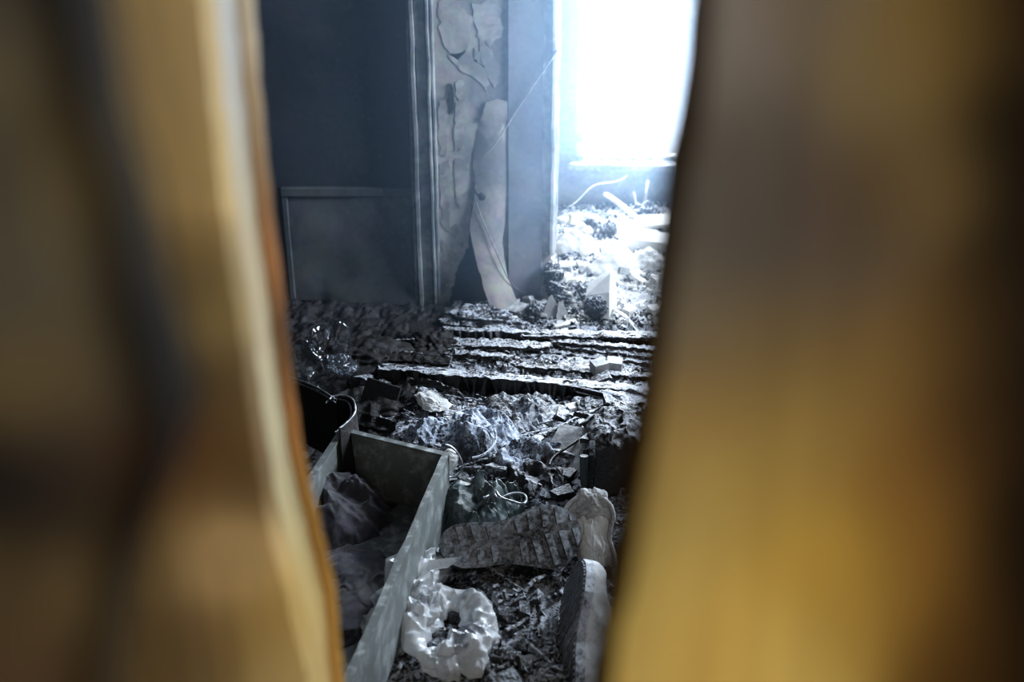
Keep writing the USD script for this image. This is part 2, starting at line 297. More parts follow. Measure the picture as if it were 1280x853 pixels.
# window without glass: frame, sill with broken splinters
w = Thing('window_1', 'glaring white burnt-out window in the far room', 'window', (x_w0, YF, z_s), kind='structure')
w.part('frame_post', bbox(x_w0 - .005, x_w0 + .05, YF + .03, YF + .12, z_s, 2.12), jamb_mat)
w.part('frame_post', bbox(x_w1 - .05, x_w1 + .005, YF + .03, YF + .12, z_s, 2.12), jamb_mat)
w.part('frame_rail', bbox(x_w0, x_w1, YF + .03, YF + .12, 2.07, 2.12), jamb_mat)
w.part('frame_rail', plank((x_w0, YF + .07, z_s + .028), (x_w1, YF + .07, z_s + .02), .07, .028, 11, rag=.012, crack=.008), jamb_mat)
w.part('sill', plank((x_w0 - .03, YF - .005, z_s + .004), (x_w1 + .03, YF - .005, z_s - .012), .13, .03, 12, rag=.014, crack=.006), jamb_mat)
r = np.random.default_rng(4)
for k in range(14):
    x = x_w0 + .03 + k * .068; w.part('splinter', pose(shard((.05 + r.uniform(0, .05), .02, .035), 300 + k, 6), (x, YF - .02 + r.uniform(-.03, .05), z_s + .022), 20 * r.normal(), 15 * r.normal(), 40 * r.normal()), jamb_mat)
w3 = Thing('window_3', 'added unseen side window on the right wall, put in to light the hallway', 'window', (XR + .06, 3.22, 1.0), kind='structure')  # window added for its light, with the lamp outside
for y0, y1, z0, z1 in ((2.76, 2.81, 1.0, 2.24), (3.63, 3.68, 1.0, 2.24), (2.81, 3.63, 1.0, 1.05), (2.81, 3.63, 2.19, 2.24)): w3.part('frame_bar', bbox(XR + .03, XR + .09, y0, y1, z0, z1), jamb_mat)
# left door, blackened, with its casing
d = Thing('door_1', 'blackened closed door left of the scorched wall pier', 'door', (x_d0, YW, 0), kind='structure')
zr = float(PY(430, 241, YW)[2])           # lower panel's top rail
d.part('upper_panel', bbox(x_d0 + .02, x_c0 + .02, YW + .06, YW + .09, zr, 2.1), door_mat)
xs = xw(357, 300)
d.part('stile', bbox(xs - .012, xs + .012, YW + .035, YW + .062, .04, zr), sheet_mat)
d.part('rail', bbox(xs - .012, x_c0 + .01, YW + .03, YW + .062, zr - .025, zr + .012), sheet_mat)
# lower panel: sheet facing that bulges out of its frame towards the bottom right corner
nu, nv = 40, 34
a, b = np.meshgrid(np.linspace(0, 1, nu), np.linspace(0, 1, nv), indexing='ij')
px = xs + a * (x_c0 - xs); pz = .06 + (zr - .07) * (1 - b)
bul = .14 * np.clip(b - .45, 0, 1) ** 1.4 * np.clip((a - .25) / .75, 0, 1) ** .8 + .015 * (noise(np.stack([a * 3, b * 3, 0 * a], -1)) - .5) + .05 * np.clip(b - .8, 0, 1) * a
py = YW + .045 - bul
d.part('lower_panel', solid_sheet(np.stack([px, py, pz], -1), .004), sheet_mat, smooth=50, label='warped lower panel bulging at its bottom right')
d.part('lower_backing', bbox(x_d0 + .02, x_c0 + .02, YW + .065, YW + .09, .005, zr), door_mat)
c = Thing('trim_1', 'grooved sooty door casing standing left of the peeling pier', 'door casing', ((x_c0 + x_c1) / 2, YW, 0), kind='structure')
ww = x_c1 - x_c0
for k, (f0, f1, dy) in enumerate(((0, .16, .02), (.13, .34, .034), (.31, .72, .022), (.70, .86, .038), (.84, 1.0, .026))):
    g = plank((x_c0 + ww * (f0 + f1) / 2, YW - dy, .02), (x_c0 + ww * (f0 + f1) / 2 - .0, YW - dy, 2.16), ww * (f1 - f0), dy + .006, 20 + k, n=70, rag=.0035, crack=.0015) if False else None
    nz = 60; zz = np.linspace(.015, 2.16, nz); wv = (fbm(np.stack([zz * 9, 0 * zz + k, 0 * zz], -1), 3, k) - .5) * .008
    prof = [(f0, 0), (f0 + .02, dy * .85), (f0 + .05, dy), (f1 - .05, dy), (f1 - .02, dy * .85), (f1, 0)]
    v = np.array([[[x_c0 + ww * fx + wv[i] * (fy > 0), YW + .006 - fy + wv[i] * .3 * (fy > 0), zz[i]] for fx, fy in prof] for i in range(nz)])
    n2 = len(prof); i, j = np.meshgrid(np.arange(nz - 1), np.arange(n2), indexing='ij')
    q = np.stack([i * n2 + j, i * n2 + (j + 1) % n2, (i + 1) * n2 + (j + 1) % n2, (i + 1) * n2 + j], -1).reshape(-1, 4)
    vm = v.reshape(-1, 3); fm = np.vstack([q[:, [0, 1, 2]], q[:, [0, 2, 3]]]); m0 = nz * n2
    fm = np.vstack([fm, [[0, t + 1, t] for t in range(1, n2 - 1)], [[m0 - n2, m0 - n2 + t, m0 - n2 + t + 1] for t in range(1, n2 - 1)]])
    mm = trimesh.Trimesh(vm, fm, process=False); mm.fix_normals()
    c.part('moulding', mm, trim_mat, smooth=40)
# jamb of the bright doorway: a lining and a two-step moulded edge, burnt off near the floor
t2 = Thing('trim_2', 'pale moulded jamb on the left of the bright doorway, burnt away at its foot', 'door jamb', (x_j, YW, 0), kind='structure')
def ragged_post(x0, x1, y0, y1, z0, z1, seed, amp=.004, foot=.05):
    n = 70; zz = np.linspace(0, 1, n); out = []
    cs = [(x0, y1), (x0, y0 + .006), (x0 + .006, y0), (x1 - .006, y0), (x1, y0 + .006), (x1, y1)]
    rr = np.random.default_rng(seed); ft = rr.uniform(0, foot, len(cs))
    for i, s in enumerate(zz):
        wv = (fbm(np.array([s * 26, seed, 0.]), 3, seed) - .5) * amp * 2
        out.append([[cx + wv * (cy < y1), cy + wv, z0 + ft[k] * (1 - s) + s * (z1 - z0)] for k, (cx, cy) in enumerate(cs)])
    v = np.array(out); n2 = len(cs); i, j = np.meshgrid(np.arange(n - 1), np.arange(n2), indexing='ij')
    q = np.stack([i * n2 + j, i * n2 + (j + 1) % n2, (i + 1) * n2 + (j + 1) % n2, (i + 1) * n2 + j], -1).reshape(-1, 4); m0 = n * n2
    f = np.vstack([q[:, [0, 1, 2]], q[:, [0, 2, 3]], [[0, t + 1, t] for t in range(1, n2 - 1)], [[m0 - n2, m0 - n2 + t, m0 - n2 + t + 1] for t in range(1, n2 - 1)]])
    m = trimesh.Trimesh(v.reshape(-1, 3), f, process=False); m.fix_normals(); return m
zb = float(PY(693, 325, YW)[2])
t2.part('casing', ragged_post(x_j - .045, x_j - .004, YW - .012, YW + .01, zb, 2.16, 31), jamb_mat, smooth=35)
t2.part('moulding', ragged_post(x_j - .012, x_j + .010, YW - .028, YW + .02, zb + .01, 2.16, 32), jamb_mat, smooth=35)
t2.part('lining', ragged_post(x_j - .002, x_j + .018, YW + .0, YW + .16, zb + .02, 2.12, 33), jamb_mat, smooth=35)
t2.part('far_moulding', ragged_post(x_j - .0, x_j + .030, YW + .12, YW + .165, zb + .02, 2.12, 34), jamb_mat, smooth=35)
# grey board on the right half of the pier, dark shade patches, a bare patch and loose paint on the left half
xg0, xg1 = xw(634, 150), xw(688, 250)
t3 = Thing('trim_3', 'smooth grey board on the right half of the wall pier', 'wall board', ((xg0 + xg1) / 2, YW, 0), kind='structure')
g_mat = wall_mat('smoked_board', (0.22, 0.24, 0.28), (0.29, 0.31, 0.36), (0.36, 0.38, 0.42), 1.6, 9, bump=.08)
t3.part('board', bbox(xg0, xg1 - .03, YW - .012, YW + .005, .05, 2.5, .005), g_mat)
def wall_patch(pts, y, th, seed, jag=.004):
    """flat plate with a jagged outline given as picture positions on the wall plane"""
    from shapely.geometry import Polygon
    P = np.array([PY(u, v, y) for u, v in pts]); out = []
    r = np.random.default_rng(seed)
    for i in range(len(P)):
        p, q = P[i], P[(i + 1) % len(P)]; n = max(2, int(np.linalg.norm(q - p) / .015))
        for k in range(n): out.append(((p + (q - p) * k / n) + r.normal(0, jag, 3) * (k > 0))[[0, 2]])
    pg = Polygon(out).buffer(0)
    pg = max(getattr(pg, 'geoms', [pg]), key=lambda g: g.area)
    m = trimesh.creation.extrude_polygon(pg, th, engine='earcut')
    m.apply_transform(np.array([[1, 0, 0, 0], [0, 0, -1, y], [0, 1, 0, 0], [0, 0, 0, 1.]])); return m
wall_path = wb
def wall_piece(name, m, mat, smooth=False):
    base = np.array(UsdGeom.Xformable(stage.GetPrimAtPath(wall_path)).GetLocalTransformation().ExtractTranslation())
    put(wall_path + '/' + numbered(wall_path, name), shift(m, -base), mat, smooth)
wall_piece('bare_shade_patch', wall_patch([(600, 292), (588, 300), (575, 330), (563, 372), (560, 398), (640, 398), (655, 380), (625, 330)], YW - .001, .006, 41), soot)  # dark patch painted as shade beside the peeling strip
wall_piece('bare_shade_patch', wall_patch([(563, 104), (567, 110), (568, 128), (566, 142), (562, 140), (561, 120)], YW - .001, .006, 42, .002), soot)
wall_piece('bare_shade_patch', wall_patch([(596, 205), (603, 200), (600, 250), (594, 300), (588, 320), (586, 300), (592, 240)], YW - .001, .006, 43, .002), soot)  # dark sliver painted as the shaded gap along the strip
FL = [[(549, 2), (560, 0), (590, 20), (585, 60), (572, 75), (556, 60), (550, 40)], [(560, 70), (580, 62), (605, 82), (612, 105), (608, 114), (596, 100), (575, 88)], [(549, 126), (558, 124), (561, 165), (556, 196), (549, 190)],
      [(569, 104), (577, 100), (579, 118), (574, 125), (569, 118)], [(570, 128), (582, 124), (584, 150), (577, 188), (568, 190), (567, 160)], [(590, 4), (625, 2), (628, 40), (612, 60), (596, 44)],
      [(550, 205), (560, 200), (566, 230), (560, 290), (552, 280)], [(568, 200), (585, 196), (584, 240), (576, 262), (569, 250)], [(564, 284), (571, 280), (573, 292), (568, 302)], [(574, 306), (580, 302), (577, 318)],
      [(553, 300), (566, 306), (574, 330), (566, 352), (556, 340)], [(600, 50), (615, 62), (626, 92), (618, 110), (610, 96), (602, 76)], [(558, 355), (568, 352), (566, 375), (558, 372)], [(593, 60), (600, 64), (600, 78), (592, 76)]]
for k, f in enumerate(FL): wall_piece('paint_flake', wall_patch(f, YW - .0005, .0022, 60 + k, .0045), flake_mat)
# long tongue of wall lining peeling off, swinging out at its foot
cl = np.array([(622, 127), (619, 147), (617, 200), (615, 250), (610, 290), (617, 332), (630, 366), (644, 390)], float); hw = np.array([13, 21, 25, 25, 21, 18, 17, 17.])
ct = spline(cl, 50); hwid = np.interp(np.linspace(0, 1, 50), np.linspace(0, 1, 8), hw)
G = np.zeros((50, 16, 3))
for i in range(50):
    s = i / 49; off = .012 + .15 * max(0, s - .45) ** 1.5 * 2
    for j in range(16):
        q = j / 15 * 2 - 1; p = PY(ct[i, 0] + q * (hwid[i] + 5 * (float(fbm(np.array([s * 7, q * .6 + 3, 1.]), 3, 8)) - .5) * 2), ct[i, 1] + (1 - abs(q)) * -4 * (s < .1), YW)
        G[i, j] = p + np.array([0, -off - .03 * (1 - q) * s * s + .012 * q * q * (s > .1), 0])
zmin = G[..., 2].min()
G[..., 2] = np.maximum(G[..., 2], .06 + .0 * G[..., 2])
single('peeling_wall_sheet', 'long pale strip of wall lining peeling off the pier and curling at its foot', 'wall lining strip', solid_sheet(G, .003), peel_mat, smooth=60)
def wall_wire(name, label, pix, offs, r, mat, cat='wire'):
    single(name, label, cat, tube(spline([PY(u, v, YW) + [0, -o, 0] for (u, v), o in zip(pix, offs)], 40), r, 7), mat, smooth=True)
wall_wire('wire', 'thin pale wire slanting down across the grey board to the pier', [(696, 62), (668, 104), (640, 146), (622, 174), (604, 194)], [.03, .026, .022, .03, .03], .0028, flake_mat)
wall_wire('wire', 'thin dark wire slanting over the foot of the peeling wall strip', [(594, 246), (608, 282), (622, 312), (634, 338), (655, 362)], [.03, .045, .07, .08, .04], .0022, tin)
hk = Thing('cable_hook', 'small black knob with a bent stalk on the peeling pier', 'hook', PY(600, 242, YW) + [0, -.02, 0])
hk.part('stalk', tube(spline([PY(592, 234, YW) + [0, .0, 0], PY(596, 240, YW) + [0, -.03, 0], PY(602, 242, YW) + [0, -.05, 0]], 12), .004), char_shaded, True)
hk.part('knob', pose(lump((.015, .013, .015), 3, 2, .2, flat=1), PY(603, 242, YW) + [0, -.05, 0]), char_shaded, True)

# ------------------------------------------------------------------ the landing this side of the door
setting('landing_floor', box(-1.4, 1.4, -2.0, .55, -.12, 0), landing_mat, label='pale floor of the landing outside the broken door', cat='floor')
setting('landing_ceiling', box(-1.4, 1.4, -2.0, .65, 2.6, 2.72), landing_mat, label='pale ceiling of the landing outside the broken door', cat='ceiling')
setting('landing_wall_left', box(-1.5, -1.4, -2.0, .65, 0, 2.6), landing_mat, label='pale left wall of the landing', cat='wall')
setting('landing_wall_right', box(1.4, 1.5, -2.0, .65, 0, 2.6), landing_mat, label='pale right wall of the landing', cat='wall')
setting('landing_wall_rear', cat_([box(-1.5, .12, -2.1, -2.0, 0, 2.6), box(1.32, 1.5, -2.1, -2.0, 0, 2.6), box(.12, 1.32, -2.1, -2.0, 0, .95), box(.12, 1.32, -2.1, -2.0, 2.3, 2.6)]), landing_mat, label='pale landing wall with the added window behind the viewer', cat='wall')
w2 = Thing('window_2', 'added landing window behind the viewer, put in to light the near boards', 'window', (.72, -2.05, .95), kind='structure')  # window added for the light it throws on the near boards
for x0, x1, z0, z1 in ((.12, .17, .95, 2.3), (1.27, 1.32, .95, 2.3), (.17, 1.27, .95, 1.0), (.17, 1.27, 2.25, 2.3)): w2.part('frame_bar', bbox(x0, x1, -2.08, -2.02, z0, z1), jamb_mat)
setting('wall_front', cat_([box(XL - .1, -.36, .57, .67, 0, 2.6), box(.62, XR + .1, .57, .67, 0, 2.6), box(-.36, .62, .57, .67, 2.12, 2.6)]), soot, label='wall around the broken entrance door', cat='wall')

# ------------------------------------------------------------------ scorched wood close to the lens
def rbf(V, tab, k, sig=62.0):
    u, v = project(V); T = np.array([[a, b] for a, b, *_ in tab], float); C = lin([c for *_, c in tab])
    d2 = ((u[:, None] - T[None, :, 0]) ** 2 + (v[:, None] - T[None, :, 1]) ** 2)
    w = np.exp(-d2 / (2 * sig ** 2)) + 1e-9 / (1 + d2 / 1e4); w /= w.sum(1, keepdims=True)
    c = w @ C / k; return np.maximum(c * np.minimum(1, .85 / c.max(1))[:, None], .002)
def slab(xl, xr, yf, yb, z0, z1, nz=150, nx=40, relief=.0):
    """upright board: ragged left and right edges xl(z), xr(z) on its front; yb is its back"""
    z = np.linspace(z0, z1, nz); a = np.linspace(0, 1, nx); L, R = np.array([xl(t) for t in z]), np.array([xr(t) for t in z])
    X = L[:, None] + (R - L)[:, None] * a[None]; Z = np.repeat(z[:, None], nx, 1)
    Y = yf + relief * (fbm(np.stack([X * 40, Z * 8, 0 * X], -1), 3, 5) - .5)
    top = np.stack([X, Y, Z], -1)
    bot = np.stack([X, np.full_like(X, yb), Z], -1); N = nz * nx; f = grid_faces(nz, nx)
    loop = list(range(nx)) + [i * nx + nx - 1 for i in range(1, nz)] + [(nz - 1) * nx + j for j in range(nx - 2, -1, -1)] + [i * nx for i in range(nz - 2, -1, -1)]
    loop = np.array(loop); rim = np.stack([loop[:-1], loop[:-1] + N, loop[1:] + N, loop[1:]], -1)[:, ::-1]
    m = quads(np.vstack([top.reshape(-1, 3), bot.reshape(-1, 3)]), np.vstack([f, f[:, ::-1] + N, rim])); m.fix_normals(); return m
def edge_fn(pix, y):
    P = np.array([PY(u, v, y) for u, v in pix]); o = np.argsort(P[:, 2]); zz, xx = P[o, 2], P[o, 0]
    return lambda z: float(np.interp(z, zz, xx) + .0012 * (fbm(np.array([z * 60, y * 9, 0.]), 3, 3) - .5) * 2)
PANEL_K = 0.50
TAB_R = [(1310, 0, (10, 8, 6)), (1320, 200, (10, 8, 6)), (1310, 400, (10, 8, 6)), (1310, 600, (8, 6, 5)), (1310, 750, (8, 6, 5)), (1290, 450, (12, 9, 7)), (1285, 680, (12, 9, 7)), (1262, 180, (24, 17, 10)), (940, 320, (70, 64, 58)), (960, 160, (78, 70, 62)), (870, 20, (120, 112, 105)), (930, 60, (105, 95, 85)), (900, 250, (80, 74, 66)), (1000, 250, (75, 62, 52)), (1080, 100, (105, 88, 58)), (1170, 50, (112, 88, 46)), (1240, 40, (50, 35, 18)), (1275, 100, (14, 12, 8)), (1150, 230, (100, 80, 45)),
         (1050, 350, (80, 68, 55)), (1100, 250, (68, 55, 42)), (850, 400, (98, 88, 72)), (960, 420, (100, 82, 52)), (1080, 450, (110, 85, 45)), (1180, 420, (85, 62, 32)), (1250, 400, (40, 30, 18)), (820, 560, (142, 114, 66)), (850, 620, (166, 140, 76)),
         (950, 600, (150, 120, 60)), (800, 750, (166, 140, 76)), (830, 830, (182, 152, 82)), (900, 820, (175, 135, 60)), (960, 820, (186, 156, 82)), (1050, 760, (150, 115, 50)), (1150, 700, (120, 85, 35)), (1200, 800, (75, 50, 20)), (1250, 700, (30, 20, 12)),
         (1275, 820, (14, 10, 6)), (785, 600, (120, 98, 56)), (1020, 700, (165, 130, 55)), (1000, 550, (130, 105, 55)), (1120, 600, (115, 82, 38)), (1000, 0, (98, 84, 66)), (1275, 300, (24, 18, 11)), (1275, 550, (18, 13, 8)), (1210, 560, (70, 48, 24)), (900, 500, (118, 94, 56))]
yR = .27
rp = Thing('scorched_plywood_panel', 'large yellow-brown scorched wood panel blurred on the right, close to the viewer', 'wooden panel', (.3, yR, 0))
eR = edge_fn([(856, 0), (846, 100), (832, 190), (820, 300), (807, 400), (790, 520), (775, 620), (760, 700), (746, 800), (736, 853)], yR + .045)
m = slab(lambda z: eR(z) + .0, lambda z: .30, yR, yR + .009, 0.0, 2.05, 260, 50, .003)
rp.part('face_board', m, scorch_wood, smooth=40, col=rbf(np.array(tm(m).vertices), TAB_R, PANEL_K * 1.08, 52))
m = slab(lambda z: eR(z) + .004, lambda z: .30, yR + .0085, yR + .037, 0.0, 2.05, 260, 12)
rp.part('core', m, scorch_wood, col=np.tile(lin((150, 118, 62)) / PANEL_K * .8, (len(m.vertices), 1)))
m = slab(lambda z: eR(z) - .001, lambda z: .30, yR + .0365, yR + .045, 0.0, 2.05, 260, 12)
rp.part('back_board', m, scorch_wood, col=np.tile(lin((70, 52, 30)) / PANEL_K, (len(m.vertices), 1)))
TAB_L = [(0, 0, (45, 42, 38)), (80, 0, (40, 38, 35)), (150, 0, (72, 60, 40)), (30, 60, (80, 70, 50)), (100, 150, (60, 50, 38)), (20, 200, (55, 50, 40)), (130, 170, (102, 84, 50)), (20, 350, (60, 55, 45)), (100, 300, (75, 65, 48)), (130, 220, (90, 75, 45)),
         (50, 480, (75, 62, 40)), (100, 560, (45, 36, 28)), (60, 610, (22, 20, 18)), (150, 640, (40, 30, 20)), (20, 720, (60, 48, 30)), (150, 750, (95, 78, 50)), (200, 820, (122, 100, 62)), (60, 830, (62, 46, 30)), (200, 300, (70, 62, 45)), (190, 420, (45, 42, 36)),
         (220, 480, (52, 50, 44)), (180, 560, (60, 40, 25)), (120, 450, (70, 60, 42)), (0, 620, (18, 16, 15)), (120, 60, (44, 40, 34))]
yN = .20
lp = Thing('charred_door_board', 'dark mottled charred board blurred at the far left, nearest the viewer', 'wooden board', (-.2, yN, 0))
eN = edge_fn([(148, 0), (158, 100), (180, 200), (210, 330), (238, 440), (242, 500), (222, 580), (188, 650), (170, 720), (158, 853)], yN + .02)
eN_arr = lambda V: np.array([eN(z) - x for x, z in V[:, [0, 2]]])
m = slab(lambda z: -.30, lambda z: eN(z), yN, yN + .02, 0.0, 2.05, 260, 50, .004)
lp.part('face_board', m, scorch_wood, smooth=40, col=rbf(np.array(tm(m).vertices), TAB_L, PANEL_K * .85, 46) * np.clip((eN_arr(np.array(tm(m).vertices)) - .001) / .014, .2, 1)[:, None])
m = slab(lambda z: -.30, lambda z: eN(z) - .008, yN + .0195, yN + .03, 0.0, 2.05, 200, 8)
lp.part('backing_strip', m, scorch_wood, col=np.tile([.012, .010, .008], (len(m.vertices), 1)))
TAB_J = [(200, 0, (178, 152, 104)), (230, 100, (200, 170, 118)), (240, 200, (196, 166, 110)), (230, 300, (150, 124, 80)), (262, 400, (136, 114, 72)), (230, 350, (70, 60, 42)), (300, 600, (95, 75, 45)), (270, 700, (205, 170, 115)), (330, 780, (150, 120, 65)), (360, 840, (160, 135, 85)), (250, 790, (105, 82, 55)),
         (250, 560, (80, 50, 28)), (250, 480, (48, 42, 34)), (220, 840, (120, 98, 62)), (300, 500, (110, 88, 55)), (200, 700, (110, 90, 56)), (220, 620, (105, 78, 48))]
yJ = .55
jp = Thing('scorched_door_frame', 'upright scorched door frame with pale inner edge, blurred left of the gap', 'door frame', (-.2, yJ, 0))
e1 = edge_fn([(248, 0), (262, 130), (275, 250), (300, 430), (330, 640), (385, 853)], yJ)
e1 = (lambda f: (lambda z: f(z)))(e1)
m = slab(lambda z: -.40, lambda z: e1(z), yJ, yJ + .03, 0.0, 2.12, 260, 40, .003)
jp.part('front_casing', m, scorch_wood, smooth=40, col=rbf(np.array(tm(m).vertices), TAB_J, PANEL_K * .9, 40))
PALE = [(280, 30, (245, 240, 230)), (290, 120, (238, 230, 214)), (300, 200, (215, 200, 170)), (305, 330, (190, 170, 135)), (320, 420, (172, 157, 127)), (330, 520, (168, 157, 125)), (350, 620, (164, 150, 112)), (385, 740, (167, 142, 88)), (410, 840, (180, 150, 95))]  # upper tones whitened to paint in the window light
m = slab(lambda z: -.40, lambda z: e1(z) - .003, yJ + .0295, yJ + .092, 0.0, 2.12, 260, 12)
jp.part('inner_edge', m, scorch_wood, smooth=40, col=rbf(np.array(tm(m).vertices), PALE, .46, 60), label='pale bare wood edge facing the gap, light painted in at its top')
ORN = [(320, 0, (180, 165, 140)), (330, 150, (150, 128, 98)), (335, 230, (120, 90, 58)), (335, 320, (150, 100, 55)), (360, 430, (60, 44, 30)), (370, 500, (140, 92, 44)), (400, 640, (126, 90, 38)), (430, 800, (150, 112, 52))]  # top tones paled to carry on the painted light
m = slab(lambda z: -.40, lambda z: e1(z) + .0025, yJ + .0915, yJ + .105, 0.0, 2.12, 260, 12)
jp.part('rear_strip', m, scorch_wood, smooth=40, col=rbf(np.array(tm(m).vertices), ORN, PANEL_K, 50), label='singed orange-brown strip behind the pale edge, light painted in at its top')
#@@END_SHELL
# ------------------------------------------------------------------ the bed of debris on the floor
def bedh(x, y):
    x, y = np.asarray(x, float), np.asarray(y, float)
    q = lambda f, s: np.stack([x * f + s, y * f + s * 2.3, 0 * x + s], -1)
    h = .035 + .05 * fbm(q(2.2, 3.), 3, 7) + .05 * np.clip((y - 3.7) / .5, 0, 1) + .03 * np.clip((x - .25) / .3, 0, 1) * np.clip((3.0 - y) / .5, 0, 1)
    h = h - .04 * np.clip((-.25 - x) / .2, 0, 1) * np.clip((2.9 - y) / .3, 0, 1)
    h = h - .035 * np.clip((y - 2.85) / .15, 0, 1) * np.clip((3.62 - y) / .1, 0, 1) * np.clip((x + .35) / .2, 0, 1)
    return np.maximum(h, .01)
def bed_fine(x, y):
    q = lambda f, s: np.stack([x * f + s, y * f + s * 2.3, 0 * x + s], -1)
    rid = 1 - np.abs(fbm(q(13, 5.), 3, 21) * 2 - 1)
    c = crease(q(1.0, 1.), 77, 9, 9.0)
    return .030 * (rid - .7) + .022 * (fbm(q(30, 2.), 3, 31) - .5) + .020 * (fbm(q(75, 8.), 3, 41) - .5) + .030 * (c - .5)
xs_, ys_ = np.linspace(XL + .01, XR - .01, 420), np.concatenate([np.arange(.75, 3.3, .0065), np.arange(3.3, YF - .005, .011)])
gx, gy = np.meshgrid(xs_, ys_, indexing='ij')
dz = bedh(gx, gy) + bed_fine(gx, gy)
inside_wall = (gy > YW - .03) & (gy < YW + .17) & ((gx < x_j) | (gx > x_d1))
dz = np.where(inside_wall, .004, np.maximum(dz, .004))
bf = grid_faces(len(xs_), len(ys_)); bf = bf[~inside_wall.ravel()[bf].any(1)]
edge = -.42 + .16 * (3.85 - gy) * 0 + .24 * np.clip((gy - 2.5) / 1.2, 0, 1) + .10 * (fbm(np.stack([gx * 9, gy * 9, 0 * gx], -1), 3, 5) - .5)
sooty = ((gx < edge) & (gy > 2.1) & (gy < YW)).ravel()[bf].all(1)  # left area to be coloured black in place of shade
for nm, lab, sel, mt in (('ashy_debris_bed', 'black crumbly debris dusted with pale ash covering the floor', ~sooty, char_bed), ('shade_debris_bed', 'debris coloured black as painted shade on the floor before the black door', sooty, char_shaded)):
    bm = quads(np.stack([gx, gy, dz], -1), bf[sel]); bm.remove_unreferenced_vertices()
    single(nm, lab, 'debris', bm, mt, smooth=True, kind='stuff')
def B(u, v, dz=0.0):
    """the point of the debris seen at a picture position"""
    z = .08
    for _ in range(5): p = PZ(u, v, z); z = float(bedh(p[0], p[1])) + dz
    return PZ(u, v, z)
def mpp(p): return ((p[1] * CP + (CH - p[2]) * SP)) / FPX
def basis(m, origin, X, N):
    """place local +x along X with the local -z (a sole) facing N"""
    X = np.asarray(X, float) / np.linalg.norm(X); Z = -np.asarray(N, float); Z = Z - X * (Z @ X); Z /= np.linalg.norm(Z); Y = np.cross(Z, X)
    m = tm(m).copy(); m.vertices = m.vertices @ np.stack([X, Y, Z]) + np.asarray(origin); return m
def drape(size, h, seed, folds=.35, ff=3.0, n=80, th=.003, power=.7, jag=.25, lift=.0, smoothf=0.0, tuck=.25):
    """a crumpled sheet lying over a mound"""
    a, b = np.meshgrid(np.linspace(-1, 1, n), np.linspace(-1, 1, n), indexing='ij')
    # square to disc, ragged outline
    x = a * np.sqrt(1 - b * b / 2); y = b * np.sqrt(1 - a * a / 2); r = np.sqrt(x * x + y * y); th_ = np.arctan2(y, x)
    rag = 1 + jag * (fbm(np.stack([np.cos(th_) * 1.5, np.sin(th_) * 1.5, 0 * r + seed], -1), 4, seed) - .5) * 2
    x, y = x * rag, y * rag
    P = np.stack([x, y, 0 * x], -1); q = P + [seed * 1.3, seed * .7, 0]
    f1 = crease(q, seed, 7, ff); f2 = crease(q + 5, seed + 3, 7, ff * 2.3); s1 = fbm(q * 2.2, 4, seed)
    env = np.clip(1 - r * r, 0, 1) ** power
    fz = facets(np.stack([q[..., 0], q[..., 1], 0 * q[..., 0]], -1), seed + 2, .42) - .5
    z = env * (1 + (s1 - .5) * .9) + folds * fz * 1.1 * (1 - smoothf) * (.3 + .7 * env) + folds * ((f1 - .5) * 1.5 + (f2 - .5) * .7) * (1 - smoothf) * (.35 + .65 * env) + smoothf * folds * np.sin(q[..., 0] * ff * 3 + q[..., 1] * ff + 5 * s1) * (.3 + .7 * env)
    g = np.stack([x + tuck * (fbm(q * 3 + 7, 3, seed + 9) - .5), y + tuck * (fbm(q * 3 + 17, 3, seed + 10) - .5), z], -1) * [size[0], size[1], h]
    g[..., 2] -= np.clip(r - .8, 0, 1) * h * .6
    return solid_sheet(g, th)
def put_at(u, v, m, rz=0, rx=0, ry=0, dz=0.0, sink=.012):
    p = B(u, v); return pose(m, p + [0, 0, dz - sink], rx, ry, rz)

# ------------------------------------------------------------------ long charred boards before the doorway
PL = [((556, 411), (905, 420), .040, .050, .030, 'rearmost long charred batten lying in front of the peeling pier', 0),
      ((652, 418), (905, 424), .030, .012, .050, 'thin charred lath just before the rearmost batten', 0),
      ((686, 425), (905, 446), .026, .016, .050, 'ash-edged narrow lath slanting right, behind the two small ash blocks', 4),
      ((700, 432), (905, 455), .030, .014, .040, 'second narrow slanting lath behind the two small ash blocks', -3),
      ((676, 433), (905, 462), .085, .016, .024, 'wide ash-covered board directly behind the two small ash blocks', 2),
      ((632, 440), (905, 478), .170, .014, .010, 'broad ash-covered board carrying the two small ash blocks', 1),
      ((620, 452), (905, 478), .030, .012, .026, 'thin cracked strip along the front of the broad ash board', 6),
      ((478, 458), (905, 496), .050, .070, .050, 'thick dark beam across the hallway, its long black side facing the viewer', 0),
      ((596, 474), (860, 496), .022, .012, .026, 'thin lath with a bright edge at the foot of the thick dark beam', 8),
      ((640, 486), (820, 497), .024, .010, .022, 'short splintered lath in front of the bright-edged lath', -6),
      ((716, 505), (862, 501), .070, .040, .022, 'short thick grey board with a rounded front, below the thick beam at right', 8),
      ((512, 474), (572, 489), .070, .012, .065, 'dark charred plate with a bright upper edge, left end tilted before the beam', -35),
      ((556, 426), (690, 431), .060, .014, .024, 'short ash-flecked board between the rearmost batten and the broad board', 3),
      ((566, 440), (640, 447), .045, .014, .020, 'short charred board end lying left of the broad ash board', -5),
      ((492, 447), (560, 452), .050, .012, .040, 'dim reddish plank end at the left of the thick beam', 10)]
